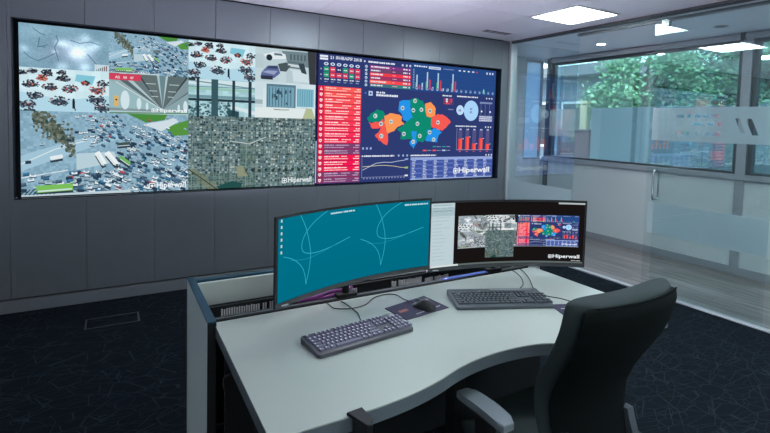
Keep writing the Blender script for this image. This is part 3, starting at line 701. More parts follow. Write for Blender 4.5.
    c.rect(4.645, .935, 4.852, .957, (126, 140, 186), 2); c.rect(4.638, .71, 4.86, .785, (120, 130, 172), 2)
    for i in range(3): c.bars(4.645, 4.85, .77-.024*i, .012, W, R, 3); c.rect(4.665+.07*i, .785, 4.668+.07*i, .935, DIM, 2)
    c.disc(4.679, .837, .013, W, 3, 8); c.disc(4.82, .835, .013, W, 3, 8)
    # bar chart across the top right
    c.bars(3.645, 3.825, 1.328, .018, W, R, 2); c.rect(3.849, 1.306, 4.022, 1.336, (206, 220, 240), 2); c.bars(3.86, 4.01, 1.321, .010, (70, 90, 150), R, 3); c.bars(4.06, 4.22, 1.322, .010, DIM, R, 2)
    for i, x in enumerate((4.31, 4.38, 4.45, 4.52, 4.58)): c.rect(x-.018, 1.312, x+.014, 1.326, W if i < 4 else (206, 60, 84), 2)
    for x in (4.745, 4.795, 4.84): c.rect(x-.012, 1.305, x+.010, 1.330, (206, 216, 240), 2)
    for k in range(12): c.rect(3.632, 1.07+.019*k, 3.652, 1.079+.019*k, DIM, 2)
    for k in range(4): c.rect(3.665, 1.10+.05*k, 4.87, 1.1015+.05*k, (66, 84, 146), 1)
    for x, h in ((3.689, .165), (3.765, .075), (3.835, .205), (3.915, .035), (3.99, .205), (4.07, .03), (4.14, .03), (4.21, .210)):
        c.rect(x-.010, 1.062, x+.008, 1.062+h, (176, 206, 226), 2)
        if h > .1: c.rect(x-.026, 1.062, x-.010, 1.062+h*.45, (60, 160, 110), 2); c.rect(x+.026, 1.062, x+.046, 1.062+(h*.58 if x > 3.8 else h*.3), (214, 62, 80), 2)
    for k in range(17): c.disc(3.69+.0725*k, 1.072, .016, (150, 170, 214), 3, 8, .018); c.disc(3.69+.0725*k, 1.078, .008, (42, 60, 120), 4, 6)
    c.poly([(4.68, 1.07), (4.72, 1.07), (4.70, 1.125)], (120, 226, 190), 4)
    # red bars
    c.bars(4.274, 4.602, .646, .016, W, R, 2)
    for x in (4.755, 4.80, 4.84): c.rect(x-.010, .632, x+.008, .65, W, 2)
    c.rect(4.294, .35, 4.299, .62, DIM, 2); c.rect(4.294, .350, 4.868, .356, DIM, 3)
    for x, h in ((4.356, .135), (4.466, .160), (4.576, .075), (4.686, .142), (4.796, .07)):
        c.rect(x-.034, .356, x+.026, .356+h, (250, 92, 76), 2); c.rect(x-.034, .356+h, x+.026, .60, (84, 82, 130), 1.5); c.rect(x-.034, .356, x-.012, .356+h, (222, 66, 72), 3)
        c.bars(x-.02, x+.016, .607, .016, (206, 214, 232), R, 2); c.bars(x-.02, x+.012, .334, .014, (206, 84, 104), R, 2); c.rect(x+.028, .352+h, x+.05, .358+h, W, 3)
    # legend strip, toolbar
    for x, col in ((3.80, (246, 92, 84)), (3.94, (246, 92, 84)), (4.08, (180, 206, 232))): c.rect(x, .340, x+.05, .356, col, 2); c.bars(x+.06, x+.12, .348, .010, DIM, R, 2)
    for x in (3.94, 4.08): c.rect(x, .386, x+.05, .400, (40, 150, 150), 2); c.bars(x+.06, x+.12, .393, .010, DIM, R, 2)
    for x in (3.01, 3.058, 3.105): c.rect(x-.012, .362, x+.010, .386, (150, 176, 222), 2)
    # line chart
    c.bars(2.995, 3.41, .290, .018, W, R, 2)
    for x in (3.47, 3.53, 3.585): c.rect(x-.012, .280, x+.010, .302, (160, 180, 222), 2)
    c.rect(2.998, .045, 3.002, .27, DIM, 2); c.rect(2.998, .052, 3.60, .056, DIM, 2)
    c.line([(3.01, .135), (3.09, .17), (3.176, .208), (3.28, .218), (3.37, .214), (3.46, .228), (3.54, .236), (3.598, .25)], .006, (196, 210, 236), 3)
    c.line([(3.01, .172), (3.10, .176), (3.2, .182), (3.3, .182), (3.42, .17), (3.5, .155), (3.58, .15)], .006, (214, 206, 170), 3)
    c.rect(3.555, .140, 3.60, .162, (150, 190, 110), 4); c.rect(3.555, .24, 3.60, .258, (140, 170, 220), 4); c.rect(3.555, .05, 3.60, .068, W, 4)
    for k in range(14): c.rect(3.02+.04*k, .034, 3.035+.04*k, .046, DIM, 2)
    # data table with the maker's mark
    c.bars(3.631, 3.993, .291, .018, W, R, 2)
    for x in (4.78, 4.825, 4.87): c.rect(x-.010, .276, x+.008, .296, W, 2)
    c.rect(3.632, .006, 4.884, .268, (80, 104, 176), 1); c.rect(3.632, .236, 4.884, .268, (150, 170, 222), 2)
    for i in range(8):
        for j in range(12):
            x = 3.642+i*.155
            c.rect(x, .018+j*.0185, x+.15, .032+j*.0185, (62, 80, 152) if (i+j) % 3 else (92, 116, 190), 2)
            c.bars(x+.012, x+.012+R.uniform(.03, .06), .025+j*.0185, .009, (214, 224, 246), R, 3)
    c.rect(3.632, .004, 4.884, .016, (160, 180, 226), 3)
    logo(c, 4.265, .070, .066, .575)
WALL = Canvas()
frost_road(WALL, 0, 1.02, .603, .34)
traffic(WALL, .603, 1.02, .621, .34, 430, 21, 1.15)
motos(WALL, 0, .68, .603, .34, 31)
station(WALL, .603, .68, .621, .34)
motos(WALL, 1.224, 1.02, .60, .34, 31)
carpark(WALL, 1.824, 1.03, .614, .33)
glasshall(WALL, 1.224, .68, .60, .34)
garage(WALL, 1.824, .68, .62, .35)
traffic(WALL, 0, 0, 1.224, .68, 900, 44, .95)
aerial(WALL, 1.224, 0, 1.224, .68, 50, 29, 8)
logo(WALL, .905, .030, .052, .30, (236, 244, 248)); logo(WALL, 2.105, .034, .052, .31, (226, 236, 238))
dashboard(WALL)

VX0, VZ0, VY, CW, CH = -.636, .899, 4.640, 1.224, .68
LAB = [['video wall display at the top left showing a frosty junction, motorbikes and a station hall', 'top row video wall display showing motorbikes, parked cars and a glass building', 'top row video wall display with red list and left half of the coloured map', 'video wall display at the top right with bar chart and two pale blue circles'],
       ['bottom left video wall display showing one large traffic jam with a green bus', 'bottom row video wall display showing an aerial view of a city grid', 'bottom row video wall display with the long red list and a small line chart', 'video wall display at the bottom right with red bars, data table and white logo']]
for j in range(2):
    for i in range(4):
        t = thing('video_wall_display', LAB[j][i], 'display', (VX0+i*CW, VY, VZ0+(1-j)*CH), 0, 'displays tiling the video wall')
        obj('housing', newbox(.0002, CW-.0002, .004, .055, .0002, CH-.0002, .0004, 1), M['bezel'], t)
        e = .0002; r = (i*CW+e, (1-j)*CH+e, (i+1)*CW-e, (2-j)*CH-e)
        screen_mesh('screen', WALL, r, lambda x, y, o, i=i, j=j: (x-i*CW, .0035-o, y-(1-j)*CH), t)

# ------------------------------------------------------------------ desk
ZT = .76
desk = thing('operator_desk', 'large pale grey control desk with a curved front edge and rear cable trough', 'desk', (1.2, 1.6, 0))
def D(o): o.matrix_parent_inverse = Matrix.Translation((-1.2, -1.6, 0)); return o
front = spline([(.332, 1.115, 0), (.45, 1.115, 0), (.61, 1.115, 0), (.756, 1.127, 0), (.876, 1.152, 0), (.978, 1.184, 0), (1.083, 1.203, 0), (1.2, 1.208, 0), (1.33, 1.193, 0), (1.428, 1.158, 0), (1.54, 1.128, 0), (1.68, 1.115, 0), (1.85, 1.115, 0), (2.045, 1.115, 0)], 5)
outline = [(p.x, p.y) for p in front]+[(2.066, 1.14), (2.066, 1.888), (.334, 1.892), (.332, 1.13)]
bm = bmesh.new(); prism(bm, outline, ZT-.004, ZT, .0015); top = D(obj('worktop', bm, M['top'], desk))
bm = bmesh.new(); prism(bm, [(x, y) for x, y in outline], ZT-.045, ZT-.0045); band = obj('edge_band', bm, M['edge'], top)
for n, x0, x1 in (('end_panel', .305, .337), ('end_panel', 2.092, 2.124)):
    bm = bmesh.new(); box(bm, x0, x1, 1.862, 2.435, 0, .772, .001, 1); box(bm, x0, x1, 1.856, 1.8615, 0, .772, mat=1)
    p = D(obj(n, bm, [M['panel'], M['black']], desk)); obj('edge_strip', newbox(x0-.0005, x1+.0005, 1.8555, 2.4355, .7725, .779, .001, 1), M['teal'], p)
D(obj('back_panel', newbox(.338, 2.091, 2.40, 2.43, .02, .770, .002, 1), M['teal'], desk))
D(obj('trough_liner', newbox(.338, 2.091, 2.355, 2.372, .655, .768, .002, 1), M['liner'], desk))
bm = bmesh.new(); box(bm, .338, 2.091, 2.02, 2.353, .64, .652)
tray = D(obj('cable_tray', bm, M['black'], desk))
cb = obj('comb_back', newbox(.345, 2.085, 2.071, 2.082, .653, .752), M['black'], tray)
R = random.Random(6)
for xa, xb, hi in ((.395, .66, .738), (.94, 1.04, .736), (1.24, 1.42, .738), (1.45, 1.60, .728)):
    x = xa
    while x < xb:
        if R.random() < .93: obj('comb_slat', newbox(x, x+.0058, 2.064, 2.0705, .672, hi+R.uniform(-.003, .003)), M['slat'], tray)
        x += .0105
bm = bmesh.new(); box(bm, .34, 2.088, 1.940, 1.975, ZT-.035, ZT-.012, .004, 2); tr_ = D(obj('tool_rail', bm, M['black'], desk))
obj('rail_top_strip', newbox(.345, 1.47, 1.950, 1.956, ZT-.0118, ZT-.0105), M['edge'], tr_)
obj('rail_top_strip', newbox(1.48, 1.80, 1.944, 1.972, ZT-.0118, ZT-.009), M['blue'], tr_)  # blue reflection on the rail, built as a coloured strip
bm = bmesh.new(); box(bm, .34, 2.09, 1.896, 1.932, ZT-.05, ZT-.02); D(obj('rear_channel', bm, M['black'], desk))
lb = D(obj('added_light_bar', newbox(.80, 2.05, 2.3755, 2.398, .74, .763, .002, 1), M['alu'], desk))  # added uplight hidden behind the monitors, brightens ceiling and upper wall
obj('added_light_strip', newbox(.82, 1.66, 2.378, 2.395, .7635, .7695), M['strip'], lb)
obj('added_light_strip', newbox(1.80, 2.03, 2.378, 2.395, .7635, .7695), M['strip'], lb)
D(obj('modesty_panel', newbox(.36, 2.06, 1.80, 1.82, .08, .70), M['black'], desk))
for x in (.42, 1.20, 1.98):
    bm = bmesh.new(); box(bm, x-.03, x+.03, 1.45, 1.50, .04, .70, .004, 1); box(bm, x-.035, x+.035, 1.20, 1.80, 0, .04, .006, 1); D(obj('leg', bm, M['black'], desk))
D(obj('support_beam', newbox(.38, 2.02, 1.44, 1.51, .66, .715), M['black'], desk))
bm = bmesh.new(); tube(bm, spline([(.40, 1.79, .60), (.36, 1.79, .585), (.352, 1.775, .565), (.352, 1.74, .56)], 5), .006, 8); D(obj('height_lever', bm, M['black'], desk, True))

# clamp on the front edge
t = thing('edge_clamp', 'small black clamp gripping the front edge of the desk near the left keyboard', 'clamp', (.572, 1.115, ZT))
bm = bmesh.new(); prism(bm, [(-.030, .006), (.018, .010), (.022, -.05), (.006, -.075), (-.006, -.07), (-.022, -.02)], .0006, .010, .003)
obj('jaw', bm, M['black'], t)
bm = bmesh.new(); prism(bm, [(-.02, -.012), (.021, -.010), (.021, -.05), (.006, -.074), (-.006, -.068), (-.02, -.03)], -.10, .0004); obj('body', bm, M['black'], t)
bm = bmesh.new(); box(bm, -.02, .02, -.01, .03, -.10, -.06, .003, 1); tube(bm, [(.006, .012, -.14), (.006, .012, -.044)], .006, 8); obj('screw', bm, M['black'], t)

# ------------------------------------------------------------------ monitors
def monitor(label, loc, ang, W, H, sag, cv, tiltx=0):
    t = thing('curved_monitor', label, 'monitor', loc, ang, 'curved ultrawide monitors on the desk')
    N = 24; yf = lambda x: sag*(1-(2*x/W)**2)
    def nrm(x):
        d = -8*sag*x/W**2; L = math.hypot(1, d); return (-d/L, 1/L)
    xs = [-W/2+W*k/N for k in range(N+1)]
    def slab(bm, z0, z1, o0, o1, inset=0):
        rings = []
        for x in xs[inset:len(xs)-inset]:
            nx, ny = nrm(x)
            rings.append([(x+nx*o, yf(x)+ny*o, z) for o, z in ((o0, z0), (o0, z1), (o1, z1-.004), (o1, z0+.004))])
        loft(bm, rings)
    bm = bmesh.new(); slab(bm, 0, H, .0, .011); slab(bm, .05, H-.05, .0112, .045, 3)
    obj('housing', bm, M['monitor'], t, 30)
    bm = bmesh.new(); slab(bm, .001, .019, -.0028, -.0002); chin = obj('chin', bm, M['chin'], t)
    bm = bmesh.new(); x = -W/2+.028; box(bm, x, x+.03, yf(x)-.008, yf(x)-.0045, .008, .0125); obj('badge', bm, M['pale'], chin)
    s = .0105; sw, sh = W-2*s, H-.010-.022
    def fn(u, v, off):
        x = u-W/2+s; nx, ny = nrm(x); return (x-nx*(.001+off), yf(x)-ny*(.001+off), v+.021)
    screen_mesh('screen', cv(sw, sh), (0, 0, sw, sh), fn, t, N)
    return t, sag
def desktop_teal(w, h):
    c = Canvas(); c.rect(0, 0, w, h, (0, 112, 137), 0); R = random.Random(1)
    for k in range(6): c.rect(0, h*k/6, w, h*(k+1)/6, (0, 108+k, 132+k), .5)
    lc = (44, 168, 190); hw = w/2
    def P(x0, pts): return [(x0+p.x*hw*.97, p.y*h) for p in spline([(a, b, 0) for a, b in pts], 8)]
    for x0, f in ((0, 1), (hw, 1)):
        c.line(P(x0, [(.28, 1), (.36, .80), (.415, .52), (.40, .3), (.36, .12)]), .0035, lc, 2)
        c.line(P(x0, [(.64, 1), (.48, .9), (.36, .78), (.30, .64), (.33, .53), (.48, .49), (.70, .52), (.95, .60)]), .0035, lc, 2)
        c.line(P(x0, [(.07, .54), (.20, .47), (.30, .36), (.345, .24), (.36, .12)]), .0032, lc, 2)
        c.line(P(x0, [(.16, .47), (.38, .44), (.62, .49), (.78, .55)]), .0030, (24, 140, 162), 2)
        c.bars(x0+hw*.66, x0+hw*.98, h*.955, .0075, (190, 226, 232), R, 3)
    for k in range(6): c.rect(.012, h*(.955-.075*k), .020, h*(.955-.075*k)+.012, (170, 214, 220), 3)
    return c
def control_app(w, h):
    c = Canvas(); R = random.Random(2)
    c.rect(0, 0, w, h, (24, 20, 20), 0)
    c.rect(0, 0, w*.158, h, (188, 207, 213), .5); c.rect(0, h*.80, w*.158, h*.93, (168, 190, 197), 1)
    for k in range(13): c.bars(.012, w*(.07+.06*R.random()), h*(.78-.055*k), .004, (166, 187, 194), R, 1.5)
    for k in range(3): c.bars(.012, w*.14, h*(.97-.045*k), .004, (120, 146, 156), R, 1.5)
    c.rect(w*.84, h*.968, w, h*.995, (176, 186, 186), 1); c.rect(0, 0, w, h*.028, (96, 104, 104), 1); c.rect(0, 0, w*.19, h*.028, (214, 222, 222), 1.5)
    x0, y0, mw = w*.185, h*.275, w*.785; k = mw/4.896; kh = h*.51/1.36
    for q, col, layer in WALL.p:
        if q[0][0] < 2.448:                                   # the small window shows the feeds paler
            g = sum(col[:3])/3; g2 = min(1, max(0, (g-.25)*1.25+.25)); col = tuple(v*.35+g2*.6 for v in col[:3])+(1,)
        c.p.append(([(x0+a*k, y0+b*kh) for a, b in q], col, 1+layer*.6))
    c.rect(x0-.001, y0-.002, x0+mw+.001, y0, (150, 160, 166), 7)
    n = len(c.p); aerial(c, w*.37, h*.10, w*.19, h*.44, 34, 30, 15)
    c.p[n:] = [(q, tuple(v*.8 for v in col[:3])+(1,), 8+layer*.5) for q, col, layer in c.p[n:]]
    n = len(c.p); logo(c, w*.79, h*.085, .019, w*.19); c.p[n:] = [(q, col, 2+.1*layer) for q, col, layer in c.p[n:]]
    c.bars(w*.93, w*.985, h*.045, .004, (190, 196, 196), R, 2)
    return c
m1, sg = monitor('curved ultrawide monitor showing a teal desktop with light curved lines', (.9525, 1.835, .826), math.radians(11.7), .859, .361, .06, desktop_teal)
m2, sg = monitor('curved ultrawide monitor showing a black control window with a small video wall', (1.788, 1.799, .803), math.radians(-18.9), .877, .362, .06, control_app)
def stand(m, px):
    inv = (Matrix.Translation(m.location) @ Matrix.Rotation(m.rotation_euler.z, 4, 'Z')).inverted()
    bm = bmesh.new(); vs0 = (px, 1.96, ZT-.0015)
    box(bm, px-.05, px+.05, 1.938, 1.977, ZT-.0115, ZT+.006, .003, 1); tube(bm, [(px, 1.962, ZT), (px, 1.962, 1.02)], .017, 12)
    bm.transform(inv); o = obj('pole', bm, M['black'], m, True)
    bm = bmesh.new(); e = inv @ Vector((px, 1.962, 1.0))
    tube(bm, [e, ((e.x)*.3, max(e.y*.6, .115), e.z), (0, .106, e.z)], .013, 10); box(bm, -.05, .05, .104, .110, e.z-.05, e.z+.05, .003, 1)
    obj('arm', bm, M['black'], m, True)
stand(m1, .93); stand(m2, 1.83)

# coloured leads lying in the trough
t = tag(obj('network_cable', (lambda b: (tube(b, spline([(.72, 2.03, .735), (.80, 2.02, .742), (.88, 2.05, .745), (.97, 2.04, .748), (1.02, 2.08, .74)], 6), .009, 8), tube(b, spline([(.74, 2.06, .725), (.86, 2.03, .73), (.99, 2.07, .735)], 6), .009, 8), b)[-1])(bmesh.new()), M['magenta'], None, True), 'magenta cables lying behind the worktop under the teal monitor', 'cable')

# ------------------------------------------------------------------ keyboards
def keyboard(label, corner, ang, L, Dp, body, keym, cordpts, strip):
    t = thing('keyboard', label, 'keyboard', (corner[0], corner[1], ZT), ang, 'keyboards on the desk')
    # local: x along the length from the back-left corner, y negative towards the user
    bm = bmesh.new(); pts = [(x+L/2, y-Dp/2) for x, y in rrect(L, Dp, .012, 3)]
    vs = prism(bm, pts, .001, .014, .003)
    for v in bm.verts:
        if v.co.z > .009: v.co.z += .010*(1+v.co.y/Dp)
    obj('body', bm, body, t, 30)
    zt = lambda y: .0145+.010*(1+y/Dp)
    p = .0190*L/.44; d0 = .012 if not strip else .045; rows = 6; pv = (Dp-d0-(.014 if not strip else .024))/6.2
    def block(name, x0, cols, r0, r1, gaps=()):
        bm = bmesh.new(); lg = bmesh.new()
        for r in range(r0, r1):
            x = x0
            widths = cols[r-r0]
            for wd in widths:
                if wd > 0:
                    yc = -d0-pv*(r+.5)-(.0 if r == 0 else pv*.18)
                    a, b, c, d = x+.0012, x+wd*p-.0012, yc-pv*.44, yc+pv*.44; z = zt(yc)
                    v = [bm.verts.new(q) for q in ((a, c, z), (b, c, z), (b, d, z), (a, d, z), (a+.0018, c+.002, z+.006), (b-.0018, c+.002, z+.006), (b-.0018, d-.0012, z+.0065), (a+.0018, d-.0012, z+.0065))]
                    for f in ((4, 5, 6, 7), (0, 1, 5, 4), (1, 2, 6, 5), (2, 3, 7, 6), (3, 0, 4, 7)): bm.faces.new([v[k] for k in f]).material_index = 0
                    if wd < 2.5:
                        e = z+.0072; f = [bm.verts.new(q) for q in ((a+.003, d-.0085, e-.0003), (a+.0095, d-.0085, e-.0003), (a+.0095, d-.0025, e), (a+.003, d-.0025, e))]
                        bm.faces.new(f).material_index = 1
                x += abs(wd)*p
        obj(name, bm, [keym, M['legend'] if not strip else M['cgrey']], t)
    main = [[1]*13+[2], [1.5]+[1]*12+[1.5], [1.75]+[1]*11+[2.25], [2.25]+[1]*10+[2.75], [1.25]*3+[6.25]+[1.25]*4]
    block('function_row', .012, [[1, -1, 1, 1, 1, 1, -.5, 1, 1, 1, 1, -.5, 1, 1, 1, 1]], 0, 1)
    block('letter_keys', .012, main, 1, 6)
    block('arrow_keys', .012+15.4*p, [[1, 1, 1], [1, 1, 1], [1, 1, 1], [-1, -1, -1], [-1, 1, -1], [1, 1, 1]][0:6], 0, 6)
    block('number_pad', .012+18.7*p, [[1, 1, 1, 1], [1, 1, 1, 1], [1, 1, 1, -1], [1, 1, 1, 1], [2, 1, 1]], 1, 6)
    if strip:
        bm = bmesh.new(); box(bm, L*.45, L-.02, -.030, -.012, zt(-.02)-.001, zt(-.02)+.003, .002, 1); obj('media_strip', bm, M['cgrey'], t)
    inv = (Matrix.Translation(t.location) @ Matrix.Rotation(ang, 4, 'Z')).inverted()
    bm = bmesh.new(); tube(bm, [inv @ q for q in spline([(x, y, z) for x, y, z in cordpts], 8)], .0024, 6); obj('cord', bm, M['cable'], t, True)
    return t
keyboard('dark keyboard with purplish keys below the teal monitor', (.573, 1.583), math.atan2(.044, .407), .41, .147, M['kbody'], M['key'],
         [(.848, 1.612, .772), (.852, 1.65, .764), (.874, 1.721, .763), (.875, 1.78, .763), (.869, 1.86, .764), (.868, 1.90, .745), (.868, 1.92, .72)], False)
keyboard('slate keyboard with a media strip below the black control monitor', (1.35, 1.752), math.atan2(-.17, .406), .44, .20, M['kbody2'], M['key2'],
         [(1.66, 1.612, .775), (1.70, 1.64, .763), (1.78, 1.686, .763), (1.854, 1.772, .763), (1.895, 1.862, .764), (1.90, 1.895, .75), (1.90, 1.92, .72)], True)

# mouse mats and mice
def mouse_mat(label, pts, prints):
    bm = bmesh.new(); c = (sum(p[0] for p in pts)/4, sum(p[1] for p in pts)/4)
    prism(bm, [(x-c[0], y-c[1]) for x, y in pts], 0, .003, .0008)
    o = obj('mouse_mat', bm, M['pad'], None, False, (c[0], c[1], ZT+.0003)); tag(o, label, 'mouse mat', 'mouse mats on the desk')
    ex = Vector((pts[1][0]-pts[0][0], pts[1][1]-pts[0][1], 0)); ey = Vector((pts[3][0]-pts[0][0], pts[3][1]-pts[0][1], 0)); o0 = Vector((pts[0][0]-c[0], pts[0][1]-c[1], .0034))
    for u0, u1, v0, v1, m in prints:
        bm = bmesh.new(); vv = [bm.verts.new(o0+ex*u+ey*v) for u, v in ((u0, v0), (u1, v0), (u1, v1), (u0, v1))]; bm.faces.new(vv)
        r = bmesh.ops.extrude_face_region(bm, geom=bm.faces[:]); bmesh.ops.translate(bm, vec=(0, 0, -.0006), verts=[v for v in r['geom'] if isinstance(v, bmesh.types.BMVert)])
        obj('printed_mark', bm, m, o)
    return o
mouse_mat('indigo mouse mat with a coral smudge beside the dark keyboard', [(1.002, 1.722), (1.238, 1.772), (1.258, 1.610), (1.020, 1.578)], [(.10, .30, .42, .56, M['padred']), (.66, .92, .86, .90, M['padprint']), (.30, .55, .88, .91, M['padprint'])])
mouse_mat('dark blue mouse mat at the right desk edge, half hidden by the chair', [(1.690, 1.436), (1.915, 1.352), (1.855, 1.20), (1.632, 1.284)], [(.10, .35, .30, .34, M['padprint'])])
def mouse(label, loc, ang, cordpts):
    t = thing('computer_mouse', label, 'mouse', loc, ang, 'mice on the mats')
    bm = bmesh.new(); rings = []
    for k in range(13):
        s = -1+2*k/12; y = s*.057; e = math.sqrt(max(0, 1-s*s)); w = .031*e**.6*(1-.12*s)+.0005; h = (.036*(1-(s+.25)**2*.62))*max(e, .02)**.7+.002
        rings.append([(w*math.cos(a), y, .001+max(0, h*math.sin(a))) for a in [PI*j/10 for j in range(11)]])
    loft(bm, rings); obj('shell', bm, M['black'], t, True)
    bm = bmesh.new(); box(bm, -.004, .004, .022, .040, .020, .0335, .003, 2); obj('scroll_wheel', bm, M['cgrey'], t, True)
    inv = (Matrix.Translation(loc) @ Matrix.Rotation(ang, 4, 'Z')).inverted()
    bm = bmesh.new(); tube(bm, [inv @ q for q in spline([(x, y, z) for x, y, z in cordpts], 8)], .0023, 6); obj('cord', bm, M['cable'], t, True)
mouse('black computer mouse on the indigo mat between the keyboards', (1.155, 1.650, ZT+.0034), math.radians(22),
      [(1.135, 1.703, .772), (1.125, 1.76, .768), (1.127, 1.836, .7635), (1.088, 1.862, .7635), (1.02, 1.848, .7635), (.949, 1.794, .7635), (.87, 1.770, .768), (.81, 1.811, .7635), (.803, 1.87, .7635), (.80, 1.90, .745), (.80, 1.92, .72)])
mouse('black computer mouse on the dark blue mat behind the chair back', (1.80, 1.325, ZT+.003), math.radians(-10),
      [(1.808, 1.38, .772), (1.806, 1.41, .765), (1.792, 1.468, .7635), (1.76, 1.52, .7635), (1.77, 1.60, .7635), (1.88, 1.74, .7635), (1.95, 1.86, .764), (1.96, 1.90, .745), (1.96, 1.92, .72)])

# ------------------------------------------------------------------ office chair
chair = thing('office_chair', 'black high-backed office chair with grey armrest, drawn up to the desk', 'chair', (1.371, 1.095, 0), math.radians(1))
PROF = [(1.052, -.272, .225), (1.044, -.274, .244), (1.015, -.274, .252), (.955, -.262, .250), (.89, -.235, .247), (.82, -.196, .237), (.76, -.164, .225), (.70, -.144, .213), (.63, -.144, .202), (.55, -.160, .188), (.47, -.182, .175)]
def back_rings(o0, o1, dw, zs, wrap, rim):
    rings = []
    n = 12
    for i, (z, y, hw) in enumerate(PROF):
        hw += dw; r = []
        f = lambda x: wrap*(abs(x)/hw)**2.2
        xs = [-hw+2*hw*k/n for k in range(n+1)]
        e = .5 if i in (0, len(PROF)-1) else 1.0
        th = (o1-o0)*e; m = (o0+o1)/2
        for x in xs:
            k = max(0.15, 1-(abs(x)/hw)**rim) if rim else 1; r.append((x, y+m-th/2*k+f(x), z+zs))
        for x in reversed(xs):
            k = max(0.15, 1-(abs(x)/hw)**rim) if rim else 1; r.append((x, y+m+th/2*k+f(x), z+zs))
        rings.append(r)
    return rings
bm = bmesh.new(); loft(bm, back_rings(.0, .085, .012, .006, .035, 7)); bk = obj('backrest', bm, M['fabric'], chair, 50)
md = bk.modifiers.new('s', 'SUBSURF'); md.levels = 1; md.render_levels = 2
bm = bmesh.new(); loft(bm, back_rings(-.012, .012, -.012, -.010, .033, 10)); bs = obj('back_shell', bm, M['shell'], chair, 50)
bm = bmesh.new(); tube(bm, [(x, PROF[2][1]-.010+.03*(abs(x)/.22)**2, 1.046) for x in [-.20+.4*k/10 for k in range(11)]], .003, 6); obj('piping', bm, M['shell'], bs, True)
# seat
bm = bmesh.new(); rings = []
sp = [(x, y) for x, y in rrect(.54, .52, .11, 5)]
for z, s in ((.405, .90), (.415, .97), (.445, 1.0), (.468, .985), (.479, .94), (.483, .80), (.480, .4)):
    rings.append([(x*s, .03+y*s, z-(.018 if (z > .46 and y > .2) else 0)) for x, y in sp])
loft(bm, rings); st = obj('seat', bm, M['fabric'], chair, 50)
obj('seat_pan', newbox(-.2, .2, -.18, .22, .385, .404, .006, 1), M['black'], chair)
for s in (-1, 1):
    bm = bmesh.new(); pl = []
    for k in range(17):
        u = -1+2*k/16; w = .034*(1-abs(u)**6*.35)
        pl.append((w, u*.115))
    out = [(w, y) for w, y in pl]+[(-w, y) for w, y in reversed(pl)]
    prism(bm, [(s*.297+x-s*.012*(1-(y/.115)**2), .075+y) for x, y in out], .592, .617, .006); a = obj('armrest', bm, M['armpad'], chair)
    bm = bmesh.new(); box(bm, s*.297-.022, s*.297+.022, .03, .10, .36, .585, .01, 2); box(bm, s*.297-.03, s*.297+.03, .0, .14, .583, .592, .002, 1)
    box(bm, min(s*.18, s*.345), max(s*.18, s*.345), .035, .095, .345, .37, .006, 1)
    obj('armrest_post', bm, M['black'], a)
    bm = bmesh.new(); loft(bm, [[(s*.16+dx, y+dy, z) for dx, dy in ((-.016, -.012), (.016, -.012), (.016, .012), (-.016, .012))] for y, z in ((-.142, .60), (-.150, .57), (-.168, .52), (-.165, .45), (-.12, .40))]); obj('back_bracket', bm, M['bracket'], chair, 40)
bm = bmesh.new(); box(bm, -.035, .035, -.20, -.14, .36, .50, .01, 2); box(bm, -.035, .035, -.19, .05, .345, .383, .008, 1); obj('back_upright', bm, M['black'], chair)
bm = bmesh.new(); tube(bm, [(0, 0, .09), (0, 0, .24)], .028, 14); tube(bm, [(0, 0, .24), (0, 0, .384)], .016, 14); obj('gas_stem', bm, M['black'], chair, True)
bm = bmesh.new()
for k in range(5):
    a = 2*PI*k/5+.3; tube(bm, [(0, 0, .10), (.15*math.cos(a), .15*math.sin(a), .095), (.29*math.cos(a), .29*math.sin(a), .075)], [.030, .024, .017], 8)
obj('star_base', bm, M['black'], chair, True)
for k in range(5):
    a = 2*PI*k/5+.3; x, y = .29*math.cos(a), .29*math.sin(a); bm = bmesh.new(); d = Vector((-math.sin(a), math.cos(a), 0))
    for q in (-.014, .014):
        c = Vector((x, y, .028))+d*q; tube(bm, [c-d*.008, c+d*.008], .027, 14)
    tube(bm, [(x, y, .03), (x, y, .08)], .008, 8); obj('caster', bm, M['black'], chair, True)

